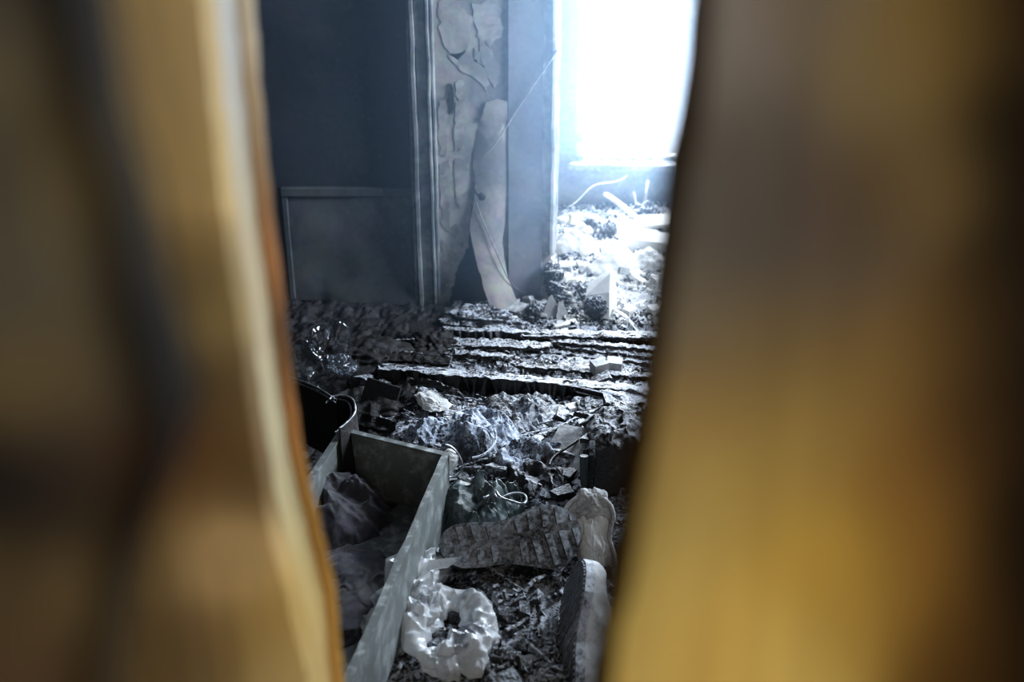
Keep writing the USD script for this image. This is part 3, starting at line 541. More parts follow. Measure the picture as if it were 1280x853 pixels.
for k, (a, b, wd, th, dz, lab, roll_) in enumerate(PL):
    p0, p1 = B(*a), B(*b); z = max(p0[2], p1[2]) + dz; q0, q1 = PZ(*a, z), PZ(*b, z)
    t = (q1 - q0) / np.linalg.norm(q1 - q0); s = np.cross([0, 0, 1.], t)
    single('charred_board', lab, 'charred board', plank(q0 - s * wd * .0, q1, wd, th, 90 + k, n=110, rag=.006, roll=roll_, bow=.004 * (k % 3), crack=.009), char_shaded if k in (11, 14) else char_board, smooth=40)
for k, (u, v, s, rz, lab) in enumerate(((749, 465, (.055, .050, .055), 20, 'left of two small ash-coated blocks on the broad board'), (768, 461, (.060, .050, .050), -8, 'right of two small ash-coated blocks on the broad board'))):
    q = B(u, v); single('ash_block', lab, 'block', pose(chunk(s, 40 + k, cut=.18), PZ(u, v, q[2] + .024) + [0, 0, s[2] / 2 - .014], 6, -8 + 10 * k, rz), plaster_grey)
r = np.random.default_rng(17)
LM = [('metal tray', 500, 690), ('tray corner', 560, 580), ('white plastic bag', 548, 775), ('chunky-soled shoe', 635, 670), ('ribbed-sole shoe', 705, 780), ('pale slipper', 752, 670), ('charred box', 765, 590), ('folded blue-grey rag', 600, 550), ('rolled rag', 655, 580), ('wire loop', 635, 620),
      ('thick dark beam', 620, 470), ('flat ash plate', 712, 575), ('two ash blocks', 758, 457), ('thick grey board', 770, 503), ('white chip', 541, 521), ('melted bin', 435, 510), ('rearmost batten', 640, 411), ('jamb stub', 692, 360), ('upright white block', 748, 375), ('crumpled white lump', 768, 335),
      ('big slanted slab', 722, 312), ('long white block', 806, 305), ('peeling strip foot', 645, 385), ('sooty casing', 535, 405), ('pale lath', 775, 258)]
_sticks = {}
def stick_label(u, v):
    _, n, a, b = min(((u - a) ** 2 + ((v - b) * 1.6) ** 2, n, a, b) for n, a, b in LM); du, dv = u - a, (v - b) * 1.6
    side = ('to the right of' if du > 0 else 'to the left of') if abs(du) > abs(dv) else ('in front of' if dv > 0 else 'behind')
    k = _sticks[(n, side)] = _sticks.get((n, side), -1) + 1
    return f'{["", "second ", "third ", "fourth ", "fifth "][k]}thin charred stick {side} the {n}'
# loose charred sticks
ST = [(513, 476, 532, 499), (456, 491, 491, 512), (520, 466, 470, 459), (600, 519, 640, 541), (640, 500, 668, 524), (585, 505, 575, 525), (672, 545, 722, 520), (612, 560, 690, 535), (640, 570, 560, 592), (650, 585, 700, 553), (700, 520, 760, 512), (655, 492, 700, 497), (540, 492, 600, 500),
      (590, 440, 640, 432), (610, 428, 560, 437), (660, 470, 735, 480), (480, 430, 530, 425), (500, 440, 545, 447), (470, 500, 520, 520), (560, 520, 610, 508), (680, 600, 720, 575), (600, 700, 650, 735), (655, 740, 690, 720), (630, 790, 670, 765), (590, 830, 640, 800), (655, 800, 690, 830)]
for k, (u0, v0, u1, v1) in enumerate(ST):
    p0, p1 = B(u0, v0, .02), B(u1, v1, .02); m = (p0 + p1) / 2 + [0, 0, r.uniform(0, .01)]
    single('charred_stick', stick_label((u0 + u1) / 2, (v0 + v1) / 2), 'stick', tube(spline([p0, m + r.normal(0, .006, 3), p1], 18) + r.normal(0, .0008, (18, 3)), np.linspace(.006, .0035, 18) * r.uniform(.7, 1.2), 6, .6), char, smooth=False, group='thin charred sticks in the debris')

# ------------------------------------------------------------------ rubble in the bright doorway and the far room
def lumpy(name, lab, cat_, u, v, wpx, dpx, h, mat, seed, folds=.3, ff=2.2, rz=0, amp=.25, rx=0, ry=0, sub=5, flat=.5, sink=.02, smooth=35, group=None):
    p = B(u, v); s = mpp(p)
    return single(name, lab, cat_, pose(lump((wpx * s / 2, dpx * s / 2, h), seed, sub, amp, 3.0, folds, ff, flat), p + [0, 0, -sink + h * flat * .3], rx, ry, rz), mat, smooth=smooth, group=group)
def sheet(name, lab, cat_, u, v, wpx, dm, h, mat, seed, folds=.3, ff=2.5, rz=0, rx=0, ry=0, dz=.0, group=None, **kw):
    p = B(u, v); s = mpp(p)
    return single(name, lab, cat_, pose(drape((wpx * s / 2, dm / 2, h), h, seed, folds, ff, **kw) if False else drape((wpx * s / 2, dm / 2), h, seed, folds, ff, **kw), p + [0, 0, dz], rx, ry, rz), mat, smooth=45, group=group)
def slabbox(name, lab, cat_, u, v, size, mat, seed, rx=0, ry=0, rz=0, dz=0, cut=.12, group=None):
    p = B(u, v); return single(name, lab, cat_, pose(chunk(size, seed, cut=cut), p + [0, 0, size[2] / 2 + dz - .008], rx, ry, rz), mat, group=group)
lumpy('plaster_slab', 'big slanted white plaster slab against the left of the doorway rubble', 'plaster slab', 722, 318, 62, 54, .105, plaster, 3, .55, 1.3, -25, .12, 0, 18)
slabbox('foam_block', 'small yellowish foam block on top of the big slanted white slab', 'foam block', 718, 297, (.055, .04, .05), yellow_plaster, 4, 0, 6, 15, .075)
lumpy('plaster_slab', 'crumpled white plaster lump in the middle of the doorway rubble', 'plaster slab', 768, 338, 62, 52, .085, plaster, 5, .6, 1.4, 12, .14, 0, -8)
lumpy('plaster_slab', 'white rounded plaster lump at the right of the doorway rubble', 'plaster slab', 812, 332, 46, 44, .085, plaster, 6, .45, 1.6, 30, .2)
lumpy('plaster_slab', 'low white plaster lump behind the crumpled middle lump', 'plaster slab', 766, 319, 44, 30, .075, plaster, 7, .45, 1.7, -10, .2)
slabbox('plaster_block', 'long white block with a grey side, right of the doorway rubble', 'block', 810, 312, (.22, .16, .075), plaster, 8, 2, 4, -14, .0, .08)
slabbox('plaster_board', 'bright flat plasterboard sheet behind the long white block', 'plasterboard', 790, 292, (.24, .22, .018), plaster, 9, 5, -3, 12, .02, .1)
slabbox('plaster_board', 'bright flat plasterboard sheet at the far right of the rubble', 'plasterboard', 816, 287, (.20, .15, .018), plaster, 10, 8, -8, -20, .04, .1)
slabbox('plaster_board', 'small pale plasterboard piece lying before the dark hollow at the jamb', 'plasterboard', 716, 333, (.15, .07, .014), plaster, 11, -4, 3, 5, .01, .1)
p = PZ(748, 391, .085)
wb_ = Thing('plaster_block', 'upright white broken block with a bright right side at the foot of the doorway', 'block', p)
V = [(-.050, -.035, 0), (.030, -.055, 0), (.062, .03, 0), (-.02, .06, 0), (-.045, -.02, .065), (.028, -.045, .085), (.060, .03, .075), (.016, .040, .122), (-.03, .05, .085), (.034, .0, .135), (-.052, -.03, .03)]
V = [tuple(1.22 * np.array(q_)) for q_ in V]
wb_.part('block', pose(hull(V), p), plaster); wb_.part('dark_lump', pose(lump((.050, .026, .046), 77, 4, .3, 3, .5, 2.4, 1), p + [-.016, -.052, .042], 0, 0, -14), char, label='black lump on the side facing the viewer')  # black lump over the side facing the viewer
lumpy('charred_lump', 'dark peaked charred lump left of centre in the far rubble', 'charred lump', 738, 287, 22, 20, .075, char, 12, .5, 1.6)
lumpy('charred_lump', 'dark rounded charred lump in the centre of the far rubble', 'charred lump', 761, 297, 28, 24, .085, char, 13, .5, 1.6, 20)
lumpy('charred_lump', 'dark charred heap at the far right under the window', 'charred lump', 805, 276, 46, 30, .10, char, 14, .6, 2.2)
lumpy('charred_lump', 'dark flat lump standing in for the shaded hollow beside the doorway jamb', 'charred lump', 714, 324, 34, 22, .05, char, 15, .5, 2)  # black lump put where the hollow is only in shade
lumpy('grit_heap', 'low grey heap of grit to the right of the upright white block', 'grit heap', 796, 372, 74, 90, .035, gravel, 16, .25, 3.2, 0, .25, sub=6)
lumpy('grit_heap', 'small grey heap of grit between crumpled lump and upright block', 'grit heap', 742, 352, 50, 60, .03, gravel, 17, .3, 3.2, 0, .3, sub=5)
def pole(name, lab, cat_, pts, r0, r1, mat, flat=1.0, n=26, sides=7, jit=.0):
    q = spline(pts, n); q = q + np.random.default_rng(int(pts[0][0] * 1000) % 999).normal(0, jit, q.shape)
    single(name, lab, cat_, tube(q, np.linspace(r0, r1, n), sides, flat), mat, smooth=30)
pole('wooden_lath', 'pale wooden lath sticking out of the rubble below the window', 'lath', [PY(757, 243, 4.95), PY(773, 254, 4.85), PY(792, 270, 4.74)], .017, .021, lath_mat, .55)
pole('bent_strip', 'thin pale bent strip arching over the rubble below the window', 'metal strip', [PY(712, 258, 4.95), PY(728, 245, 5.0), PY(741, 233, 5.05), PY(756, 229, 5.1), PY(770, 227, 5.12), PY(783, 220, 5.15)], .0035, .0035, lath_mat, .6)
pole('wooden_lath', 'short upright stub right of the pale lath below the window', 'lath', [B(797, 262, -.01), PY(794, 250, 4.95), PY(792, 240, 4.97)], .010, .006, lath_mat, .7)
pole('wooden_lath', 'thin splinter leaning on the far right wall below the window', 'lath', [B(806, 258, -.01), PY(808, 240, 5.1), PY(810, 226, 5.15)], .006, .008, lath_mat, .7)
pole('bent_strip', 'narrow metal strip curving down past the upright white block', 'metal strip', [B(757, 384, .03), B(770, 389, .05), B(784, 398, .05), B(795, 410, .045), B(805, 428, .01)], .010, .010, tin, .3)
pole('wooden_lath', 'pale stick lying among the bright rubble under the window', 'lath', [B(772, 276, .02), B(784, 272, .03), B(795, 268, .03)], .008, .006, lath_mat)
# burnt stub of the jamb and the leaning shards at its foot
st = B(692, 372)
js = Thing('charred_stub', 'black splintered stub at the foot of the pale doorway jamb', 'charred stub', st)
for k, (u, v, w_, hh, dy) in enumerate(((692, 345, .075, .10, 0), (696, 360, .085, .08, -.01), (700, 373, .09, .07, -.02))):
    q = PY(u, v, YW - .03 + dy); js.part('splintered_wood', pose(lump((w_ / 2, .035, hh / 2), 50 + k, 4, .3, 3, .7, 2.6, 1), q), char, smooth=False)
for k, (u0, v0, u1, v1) in enumerate(((682, 340, 703, 339), (688, 352, 706, 360), (697, 336, 699, 322), (704, 362, 716, 372))):
    js.part('ash_edge', tube(spline([PY(u0, v0, YW - .075), PY((u0 + u1) / 2, (v0 + v1) / 2 - 1, YW - .085), PY(u1, v1, YW - .075)], 12) + np.random.default_rng(k).normal(0, .0015, (12, 3)), .006, 5, .6), plaster_grey)
def lean(name, lab, cat_, pix, y0, tilt, th, mat, seed):
    """a broken plate standing in the rubble, outline given on a plane at y0, leaning back"""
    m = wall_patch(pix, y0, th, seed, .003); b0 = m.bounds; m.apply_translation([0, -y0, -b0[0, 2]]); m = pose(m, (0, y0, b0[0, 2]), tilt); single(name, lab, cat_, m, mat)
lean('plaster_shard', 'tall pale shard leaning below the jamb stub', 'plaster shard', [(684, 378), (690, 370), (696, 382), (700, 392), (698, 400), (686, 401), (677, 396)], 3.66, -12, .012, plaster_grey, 1)
lean('plaster_shard', 'pale pointed shard at the right foot of the jamb stub', 'plaster shard', [(698, 382), (704, 378), (709, 390), (713, 402), (702, 404), (695, 396)], 3.64, -20, .012, plaster_grey, 2)
slabbox('plaster_shard', 'bright flat shard lying before the jamb stub', 'plaster shard', 705, 408, (.10, .07, .03), plaster, 18, 4, -6, 10)
slabbox('plaster_shard', 'flat pale shard left of the jamb stub', 'plaster shard', 676, 386, (.07, .05, .02), plaster_grey, 19, 10, -10, 30, .01)
slabbox('plaster_shard', 'dusty pale shard below the curl of the peeling strip', 'plaster shard', 645, 392, (.10, .07, .03), plaster_grey, 20, 18, 6, -25, .01)
slabbox('plaster_shard', 'small bright shard at the front edge of the pier rubble', 'plaster shard', 640, 402, (.05, .04, .025), plaster, 21, 4, 6, 15)
lumpy('charred_lump', 'black lump between the leaning shards and the peeling strip', 'charred lump', 668, 397, 30, 30, .07, char, 22, .6, 2.4)
lumpy('charred_lump', 'black crumbly lump left of the upright white block', 'charred lump', 727, 372, 36, 34, .075, char, 23, .7, 2.6)
lumpy('charred_lump', 'low sooty heap at the foot of the pier', 'charred lump', 600, 402, 90, 50, .06, char, 24, .6, 3.0)

# ------------------------------------------------------------------ left: things in the shadow
p = B(395, 484); s = mpp(p)
cb = Thing('clear_plastic_bag', 'crumpled see-through plastic bag in the dark at the left', 'plastic bag', p)
cb.part('film', pose(lump((.105, .085, .215), 8, 6, .30, 2.2, .9, 2.0, .3), p + [0, 0, -.01], 0, 14, 20), clear_film, smooth=25)
cb.part('twisted_corner', pose(lump((.05, .035, .035), 9, 4, .3, 3, .8, 3, 1), PY(428, 455, p[1] - .02), 0, 20, 10), clear_film, smooth=40)
zb_ = .30
bn = Thing('melted_bin', 'dark bin with a bent double pale rim between clear bag and metal tray', 'bin', PZ(410, 520, .08))
rim1 = spline([PZ(u, v, zb_) for u, v in ((340, 464), (362, 472), (385, 480), (405, 490), (418, 499))], 30)
rim2 = spline([PZ(u, v, zb_) for u, v in ((412, 500), (422, 495), (434, 496), (443, 505), (443, 517), (434, 528), (424, 536))], 40)
bn.part('rim', tube(rim1, .0035, 7), tin, True); bn.part('rim', tube(rim1 + [.004, -.012, -.006], .003, 7), tin, True)
bn.part('rim', tube(rim2, .0035, 7), tin, True); bn.part('rim', tube(rim2 + [-.010, -.006, -.008], .003, 7), tin, True)
path = np.vstack([rim1, rim2[4:]]); dn = np.linspace(0, 1, 10)
W_ = path[:, None] + dn[None, :, None] * np.array([.01, .0, -.2])[None, None] + .006 * (noise(np.stack([np.repeat(np.arange(len(path))[:, None] * .3, 10, 1), np.repeat(dn[None] * 3, len(path), 0), np.zeros((len(path), 10))], -1))[..., None] - .5)
bn.part('body', solid_sheet(W_ + [0, .004, -.003], .003), char_shaded, smooth=50)
lumpy('charred_heap', 'dark charred heap of rags behind the metal tray at left', 'charred heap', 470, 520, 100, 70, .06, char_shaded, 25, .7, 2.4)
lumpy('charred_heap', 'dim charred heap at the foot of the black door', 'charred heap', 455, 445, 110, 90, .06, char_shaded, 26, .7, 2.6)  # charred heaps in the char that is darkened for shade
lumpy('charred_heap', 'dim dark heap below the sooty casing', 'charred heap', 545, 432, 70, 60, .06, char_shaded, 27, .7, 2.6)
slabbox('dark_tile', 'dark reddish plate leaning behind the tray with a bright upper edge', 'plate', 476, 512, (.12, .015, .10), char_shaded, 28, -25, 10, -20, .0, .05)
slabbox('dim_plate', 'dim grey plate leaning against the foot of the casing', 'plate', 527, 424, (.07, .012, .08), char_shaded, 29, -25, -20, 15, .0, .05)

# ------------------------------------------------------------------ the metal tray
zt, hb = .262, .082
A, Bc, Cn = PZ(427, 535, zt), PZ(560, 567, zt), PZ(437, 853, zt)
e_x = (Bc - A) / np.linalg.norm(Bc - A); e_y = (Cn - Bc) / np.linalg.norm(Cn - Bc)
Bl = Bc + e_y * 1.02; Al = A + e_y * 1.02
tr = Thing('metal_tray', 'long grey metal drawer-like tray with worn rims at lower left', 'metal tray', (np.array((A + Bl) / 2)[0], ((A + Bl) / 2)[1], hb))
def wallpiece(p, q, inward, th=.010, z0=hb, z1=zt, n=40, seed=0):
    a = np.linspace(0, 1, n); base = p[None] + (q - p)[None] * a[:, None]
    lip = [(0, z0), (0, z1 - .004), (-.004, z1), (th + .004, z1), (th + .004, z1 - .006), (th, z1 - .010), (th, z0)]
    wob = (fbm(np.stack([a * 9, 0 * a + seed, 0 * a], -1), 3, seed) - .5) * .006
    v = np.array([[base[i] * [1, 1, 0] + inward * (lx + wob[i] * (lz > z0)) + [0, 0, lz + wob[i] * .6 * (lz > z0 + .1)] for lx, lz in lip] for i in range(n)])
    n2 = len(lip); i, j = np.meshgrid(np.arange(n - 1), np.arange(n2), indexing='ij'); m0 = n * n2
    qd = np.stack([i * n2 + j, i * n2 + (j + 1) % n2, (i + 1) * n2 + (j + 1) % n2, (i + 1) * n2 + j], -1).reshape(-1, 4)
    f = np.vstack([qd[:, [0, 1, 2]], qd[:, [0, 2, 3]], [[0, t + 1, t] for t in range(1, n2 - 1)], [[m0 - n2, m0 - n2 + t, m0 - n2 + t + 1] for t in range(1, n2 - 1)]])
    m = trimesh.Trimesh(v.reshape(-1, 3), f, process=False); m.fix_normals(); return m
nrm = lambda v: np.array([v[0], v[1], 0]) / np.linalg.norm(v[:2])
in_b, in_r = nrm(e_y), nrm(-e_x)
tr.part('back_wall', wallpiece(A, Bc, in_b, seed=1), metal, 30); tr.part('side_wall', wallpiece(Bc, Bl, in_r, seed=2), metal, 30)
tr.part('side_wall', wallpiece(A, Al, -in_r, seed=3), metal, 30); tr.part('front_wall', wallpiece(Al, Bl, -in_b, seed=4), metal, 30)
fl = np.array([A, Bc, Bl, Al]) * [1, 1, 0]; fl = np.vstack([fl + [0, 0, hb], fl + [0, 0, hb + .006]])
tr.part('bottom', hull(fl), metal)
q = PZ(520, 583, .2); rv = lump((.005, .005, .005), 1, 2, 0, flat=1)
tr.part('rivet', pose(rv, PY(490, 579, A[1] - .045)), plaster_grey, True)
single('purple_rag', 'dark purple crumpled rag peaking inside the metal tray', 'rag', pose(drape((.17, .13), .10, 5, .45, 1.7, smoothf=.3, power=1.3, n=110), PZ(415, 655, hb) + [0, .0, .016], 0, 0, 20), cloth_purple, smooth=50)
single('purple_rag', 'dark flat rag with a pale seam along the bottom of the tray', 'rag', pose(drape((.12, .19), .03, 6, .5, 2.2, smoothf=.3, n=100), PZ(420, 745, hb) + [0, 0, .012], 0, 0, -10), cloth_purple, smooth=50)

# ------------------------------------------------------------------ rags and scraps in the middle of the floor
sheet('ashy_rag', 'large blue-grey ash-covered rag in deep folds behind the tray corner', 'rag', 600, 555, 104, .30, .075, cloth, 31, .85, 1.9, 15, smoothf=.15, n=130)
sheet('ashy_rag', 'rolled ash-covered rag stretching right of the large folded rag', 'rag', 655, 580, 104, .17, .06, cloth, 32, .8, 2.2, 28, smoothf=.25, n=120)
sheet('ashy_rag', 'rumpled ribbed rag right of the wire loop', 'rag', 668, 606, 84, .22, .04, char_board, 33, .6, 3.0, 10, smoothf=.5, n=110)
sheet('ashy_rag', 'small dark rag heaped against the back of the tray', 'rag', 538, 545, 60, .16, .05, cloth, 34, .5, 2.0, -20, n=80)
sheet('ashy_rag', 'flat greyish rag spread before the thick beam', 'rag', 650, 522, 110, .30, .04, char_bed, 35, .9, 3.0, 0, n=120)
sheet('green_rag', 'dark green glossy cloth in smooth folds beside the tray corner', 'cloth', 588, 655, 96, .24, .12, cloth_green, 36, .30, 1.3, -35, smoothf=.55, n=110, power=.9)
sheet('green_rag', 'dark crumpled cloth tip under the wire loop', 'cloth', 628, 640, 60, .14, .07, cloth_green, 37, .5, 1.7, 10, smoothf=.3, n=80)
single('ash_crust', 'bright ash crust draped over the charred box at right', 'ash crust', pose(drape((.13, .13), .04, 38, .55, 2.6, n=110), PZ(785, 532, .24), 0, 0, 10), char_board, smooth=40)
lumpy('plaster_chip', 'bright white ragged chip lying on the rag behind the tray', 'plaster chip', 541, 517, 44, 34, .022, plaster, 41, .3, 1.6, -25, .5, 10, 8, sink=-.035)
slabbox('plaster_chip', 'small flat pale chip at the foot of the thick beam', 'plaster chip', 667, 487, (.055, .045, .012), plaster, 42, 12, 0, 15, .025)
slabbox('plaster_chip', 'pale flat chip left of the short thick grey board', 'plaster chip', 742, 493, (.075, .045, .012), plaster, 43, 12, 6, -8, .03)
slabbox('plaster_chip', 'bluish-white chip at the right beside the wood panel', 'plaster chip', 792, 524, (.085, .06, .016), plaster, 44, 8, 6, 10, .05)
slabbox('plaster_chip', 'small pale chip below the thick grey board', 'plaster chip', 715, 516, (.04, .03, .014), plaster, 45, 10, 0, 30, .02)
slabbox('ash_plate', 'rounded flat ash-grey plate left of the charred box', 'plate', 712, 578, (.16, .22, .014), plaster_grey, 46, 12, -4, -25, .035, .3)
lumpy('singed_lump', 'reddish-brown singed lump above the ribbed rag', 'charred lump', 672, 584, 34, 24, .05, rust, 47, .4, 2.4)
# charred box at the right edge of the gap
yb0 = 2.30; xb0 = xw(736, 590, yb0)
bx_ = Thing('charred_box', 'charred black box half hidden by the wood panel at right', 'box', (xb0 + .2, yb0 + .15, .04))
bx_.part('front_panel', plank((xb0, yb0, .135), (xb0 + .42, yb0 + .01, .13), .20, .014, 61, roll=90, rag=.014, crack=.006), char, smooth=50)
bx_.part('side_panel', plank((xb0, yb0, .135), (xb0 + .01, yb0 + .32, .13), .20, .014, 62, roll=-90, rag=.014, crack=.006), char, smooth=50)
bx_.part('lid', plank((xb0 + .02, yb0 + .17, .240), (xb0 + .42, yb0 + .16, .235), .30, .014, 63, rag=.02, crack=.012), char_board, smooth=50)
pole('bottle_neck', 'short dark tube standing upright at the corner of the charred box', 'tube', [PY(731, 606, 2.25), PY(730, 590, 2.255), PY(730, 570, 2.26)], .011, .011, cloth_green, n=10, sides=14)
# loop strap and pale roll at the tray corner
rl = Thing('bent_strap', 'pale roll with a bent loop strap behind the tray corner', 'strap', B(568, 590))
rl.part('loop', tube(spline([PY(u, v, 2.27) for u, v in ((556, 556), (566, 560), (574, 570), (578, 582), (572, 594), (562, 597), (556, 594))], 40), .0045, 7, .5), tin, True)
rl.part('roll', pose(lump((.022, .022, .03), 4, 4, .15, 3, .3, 2, 1), PY(562, 575, 2.27)), plaster, smooth=40)
lp_ = B(635, 626)
pole('wire_loop', 'bent wire loop lying on the dark crumpled cloth', 'wire loop', [PZ(u, v, .16) for u, v in ((616, 610), (628, 622), (640, 617), (652, 617), (658, 624), (654, 630), (640, 627), (624, 620), (618, 612), (612, 618), (604, 622))], .003, .003, tin, n=70)
pole('cable', 'thin curved cable crossing the large folded rag', 'cable', [PZ(u, v, .17) for u, v in ((590, 573), (604, 569), (615, 560), (620, 549), (618, 538))], .0045, .004, cloth, n=30)
pole('cable', 'thin dark cord on the flat ash plate', 'cable', [PZ(u, v, .115) for u, v in ((687, 582), (694, 570), (705, 562), (722, 550))], .004, .004, char_shaded, n=30)

# ------------------------------------------------------------------ shoes
from shapely.geometry import Polygon, box as sbox
from shapely import affinity
def outline(L, W, n=60):
    s = np.array([0, .012, .05, .12, .25, .42, .58, .72, .84, .93, .98, 1.0]); w_ = np.array([0, .26, .50, .66, .70, .64, .80, 1.0, .93, .68, .36, 0])
    t = (1 - np.cos(np.linspace(0, math.pi, n))) / 2; ww = np.interp(t, s, w_) * W / 2; c = W * .10 * np.sin((t - .3) * 3.0)
    return t * L, ww, c
def sole_poly(L, W):
    x, w_, c = outline(L, W); return Polygon(np.vstack([np.stack([x, c + w_], -1), np.stack([x, c - w_], -1)[::-1]])).buffer(0)
def rock(m, L, k=.03):
    m = tm(m).copy(); t = np.clip(m.vertices[:, 0] / L, 0, 1); m.vertices[:, 2] += k * t ** 3 + .006 * (1 - t) ** 3; return m
def extr(pg, h, z=0.0):
    gs = [g for g in getattr(pg, 'geoms', [pg]) if g.area > 2e-6]
    m = trimesh.util.concatenate([trimesh.creation.extrude_polygon(g, h, engine='earcut') for g in gs]); m.apply_translation([0, 0, z]); return m
def upper_mesh(L, W, H, seed, crush=.25, z0=.018, open_to=.42):
    ns, nt = 60, 44; x, w_, c = outline(L, W, ns); t = x / L
    hh = np.interp(t, [0, .04, .15, .35, .5, .7, .88, .97, 1], [.55, .92, 1, .92, .80, .56, .42, .30, .12]) * H
    th = np.linspace(0, math.pi, nt); v = np.zeros((ns, nt, 3))
    for i in range(ns):
        v[i, :, 0] = x[i]; v[i, :, 1] = c[i] + w_[i] * .97 * np.sign(np.cos(th)) * np.abs(np.cos(th)) ** .75; v[i, :, 2] = z0 - .004 + hh[i] * np.sin(th) ** .7
    f = grid_faces(ns, nt); ce = (t[:-1, None] + 0 * th[None, :-1]).ravel(); an = np.repeat(((th[:-1] + th[1:]) / 2)[None], ns - 1, 0).ravel()
    keep = ~((ce > .05) & (ce < open_to) & (np.abs(np.cos(an)) < .55)); f = f[keep]
    p = v.reshape(-1, 3); d = crush * H * ((fbm(p * 14 + seed, 3, seed) - .5) + 1.0 * (crease(p * 1.0, seed, 6, 14) - .5)); lift = np.clip((p[:, 2] - z0) / H, 0, 1)
    p = p + np.stack([d * .3, d * .9, d], -1) * lift[:, None] ** .7
    m = quads(p, f); m.fix_normals() if False else None; return m
def lug_polys(kind, L, W):
    pg = sole_poly(L, W).buffer(-.004); out = []
    if kind == 'chevron':
        n = 10
        for k in range(n):
            for sgn in (-1, 1):
                if .40 < (k + .5) / n < .50: continue
                x0 = L * (k + .15) / n; dx = L * .62 / n
                q = Polygon([(x0, sgn * .006), (x0 + dx, sgn * .006), (x0 + dx + .012, sgn * W), (x0 + .012, sgn * W)]) if k > n * .5 else Polygon([(x0 + .006, sgn * .004), (x0 + dx + .006, sgn * .004), (x0 + dx - .006, sgn * W), (x0 - .006, sgn * W)])
                g = q.intersection(pg)
                if g.area > 2e-5:
                    out.append(g.buffer(-.0035).buffer(.0012))
    else:
        n = 30
        for k in range(n):
            q = affinity.rotate(sbox(-.2, -.0026, .2, .0026), 60); q = affinity.translate(q, L * (k + .5) / n, 0)
            if .42 < (k + .5) / n < .54: continue
            g = q.intersection(pg)
            if g.area > 1e-5: out.append(g)
    return out
def shoe(name, lab, L, W, H, origin, X, N, seed, kind, sole_mat, up_mat, crush=.25, lug_h=.006, extras=True):
    pl = lambda m: basis(rock(m, L), origin, X, N)
    t = Thing(name, lab, 'shoe', origin)
    pg = sole_poly(L, W)
    mid = extr(pg, .020); mid = mid.subdivide().subdivide()
    t.part('sole', pl(mid), sole_mat, smooth=40)
    for g in lug_polys(kind, L, W): t.part('tread_lug' if kind == 'chevron' else 'tread_rib', pl(extr(g, lug_h, -lug_h + .0005)), sole_mat)
    t.part('upper', pl(upper_mesh(L, W, H, seed, crush)), up_mat, smooth=60)
    return t
shoe('burnt_shoe', 'burnt shoe lying on its side, chunky tread facing the viewer, centre of the debris', .335, .15, .11, B(552, 738) + [0, .02, .085], (1, .22, .12), (.04, -.80, .60), 3, 'chevron', rubber, shoe_upper, .35, .015)
sc = PZ(697, 705, .20)
toe = np.array([.02, .76, .50]); toe /= np.linalg.norm(toe)
shoe('burnt_shoe', 'burnt shoe with fine slanted sole ribs on its side at the bottom right', .34, .13, .11, sc - toe * .33 + [.015, 0, -.0], toe, (-.90, -.18, .29), 5, 'rib', rubber, shoe_pale, .30, .004)
# pale slipper: sole, upturned rim and toe strap, ash inside
so = B(748, 728) + [0, .02, .0]; sX, sN = np.array([-.03, .62, .78]), np.array([.16, .80, -.56])
sl = Thing('pale_slipper', 'pale singed slipper propped upright before the charred box', 'slipper', so)
Ls, Ws = .19, .115; pl = lambda m: basis(m, so, sX, sN)
sl.part('sole', pl(extr(sole_poly(Ls, Ws), .012).subdivide()), shoe_pale)
ox, ow, oc = outline(Ls, Ws, 50); ring = np.vstack([np.stack([ox, oc + ow, 0 * ox + .016], -1), np.stack([ox, oc - ow, 0 * ox + .016], -1)[::-1][1:]])
sl.part('rim', pl(tube(ring, .006, 7)), shoe_pale, True)
sl.part('ash_filling', pl(pose(lump((.085, .038, .020), 8, 5, .45, 3, .6, 3), (.08, .004, .010))), plaster, smooth=False, label='pale ash lying inside the slipper')
sl.part('toe_lining', pl(pose(drape((.045, .043), .014, 4, .5, 2.0, n=50), (.165, .004, .012))), shoe_pale, smooth=45)

# ------------------------------------------------------------------ crumpled white bag in front
def torus(R, r_, seed, folds=.5, ff=3.0, nu=110, nv=56, amp=.25):
    u, v = np.meshgrid(np.linspace(0, 2 * math.pi, nu, endpoint=False), np.linspace(0, 2 * math.pi, nv, endpoint=False), indexing='ij')
    rr = r_ * (1 + .35 * np.sin(u * 2 + seed) + .25 * np.sin(u * 3 + 2 * seed)); d0 = np.stack([np.cos(u), np.sin(u), 0 * u], -1)
    ctr = d0 * np.array([R[0], R[1], 0]); dirn = d0 * np.cos(v)[..., None] + np.array([0, 0, 1.]) * np.sin(v)[..., None]
    p = ctr + dirn * rr[..., None]; q = p * 12 + seed
    k = 1 + amp * 2 * (fbm(q * .6, 3, seed) - .5) + folds * 2 * (crease(q * .35, seed, 8, ff) - .5) + folds * .5 * (crease(q * .35 + 3, seed + 4, 6, ff * 2.0) - .5)
    k = 1 + amp * 1.4 * (fbm(q * .6, 3, seed) - .5) + folds * (facets(p, seed, .042) - .55) + folds * .38 * (facets(p, seed + 1, .017) - .55)
    p = ctr + dirn * (rr * k)[..., None]; p[..., 2] = np.where(p[..., 2] < 0, p[..., 2] * .5, p[..., 2])
    i, j = np.meshgrid(np.arange(nu), np.arange(nv), indexing='ij'); a_ = i * nv + j; b_ = ((i + 1) % nu) * nv + j; c_ = ((i + 1) % nu) * nv + (j + 1) % nv; d_ = i * nv + (j + 1) % nv
    m = quads(p, np.stack([a_, b_, c_, d_], -1).reshape(-1, 4)); m.fix_normals(); return m
bc = PZ(560, 800, .07)
bg = Thing('white_plastic_bag', 'crumpled white plastic bag in a ring right of the metal tray', 'plastic bag', bc)
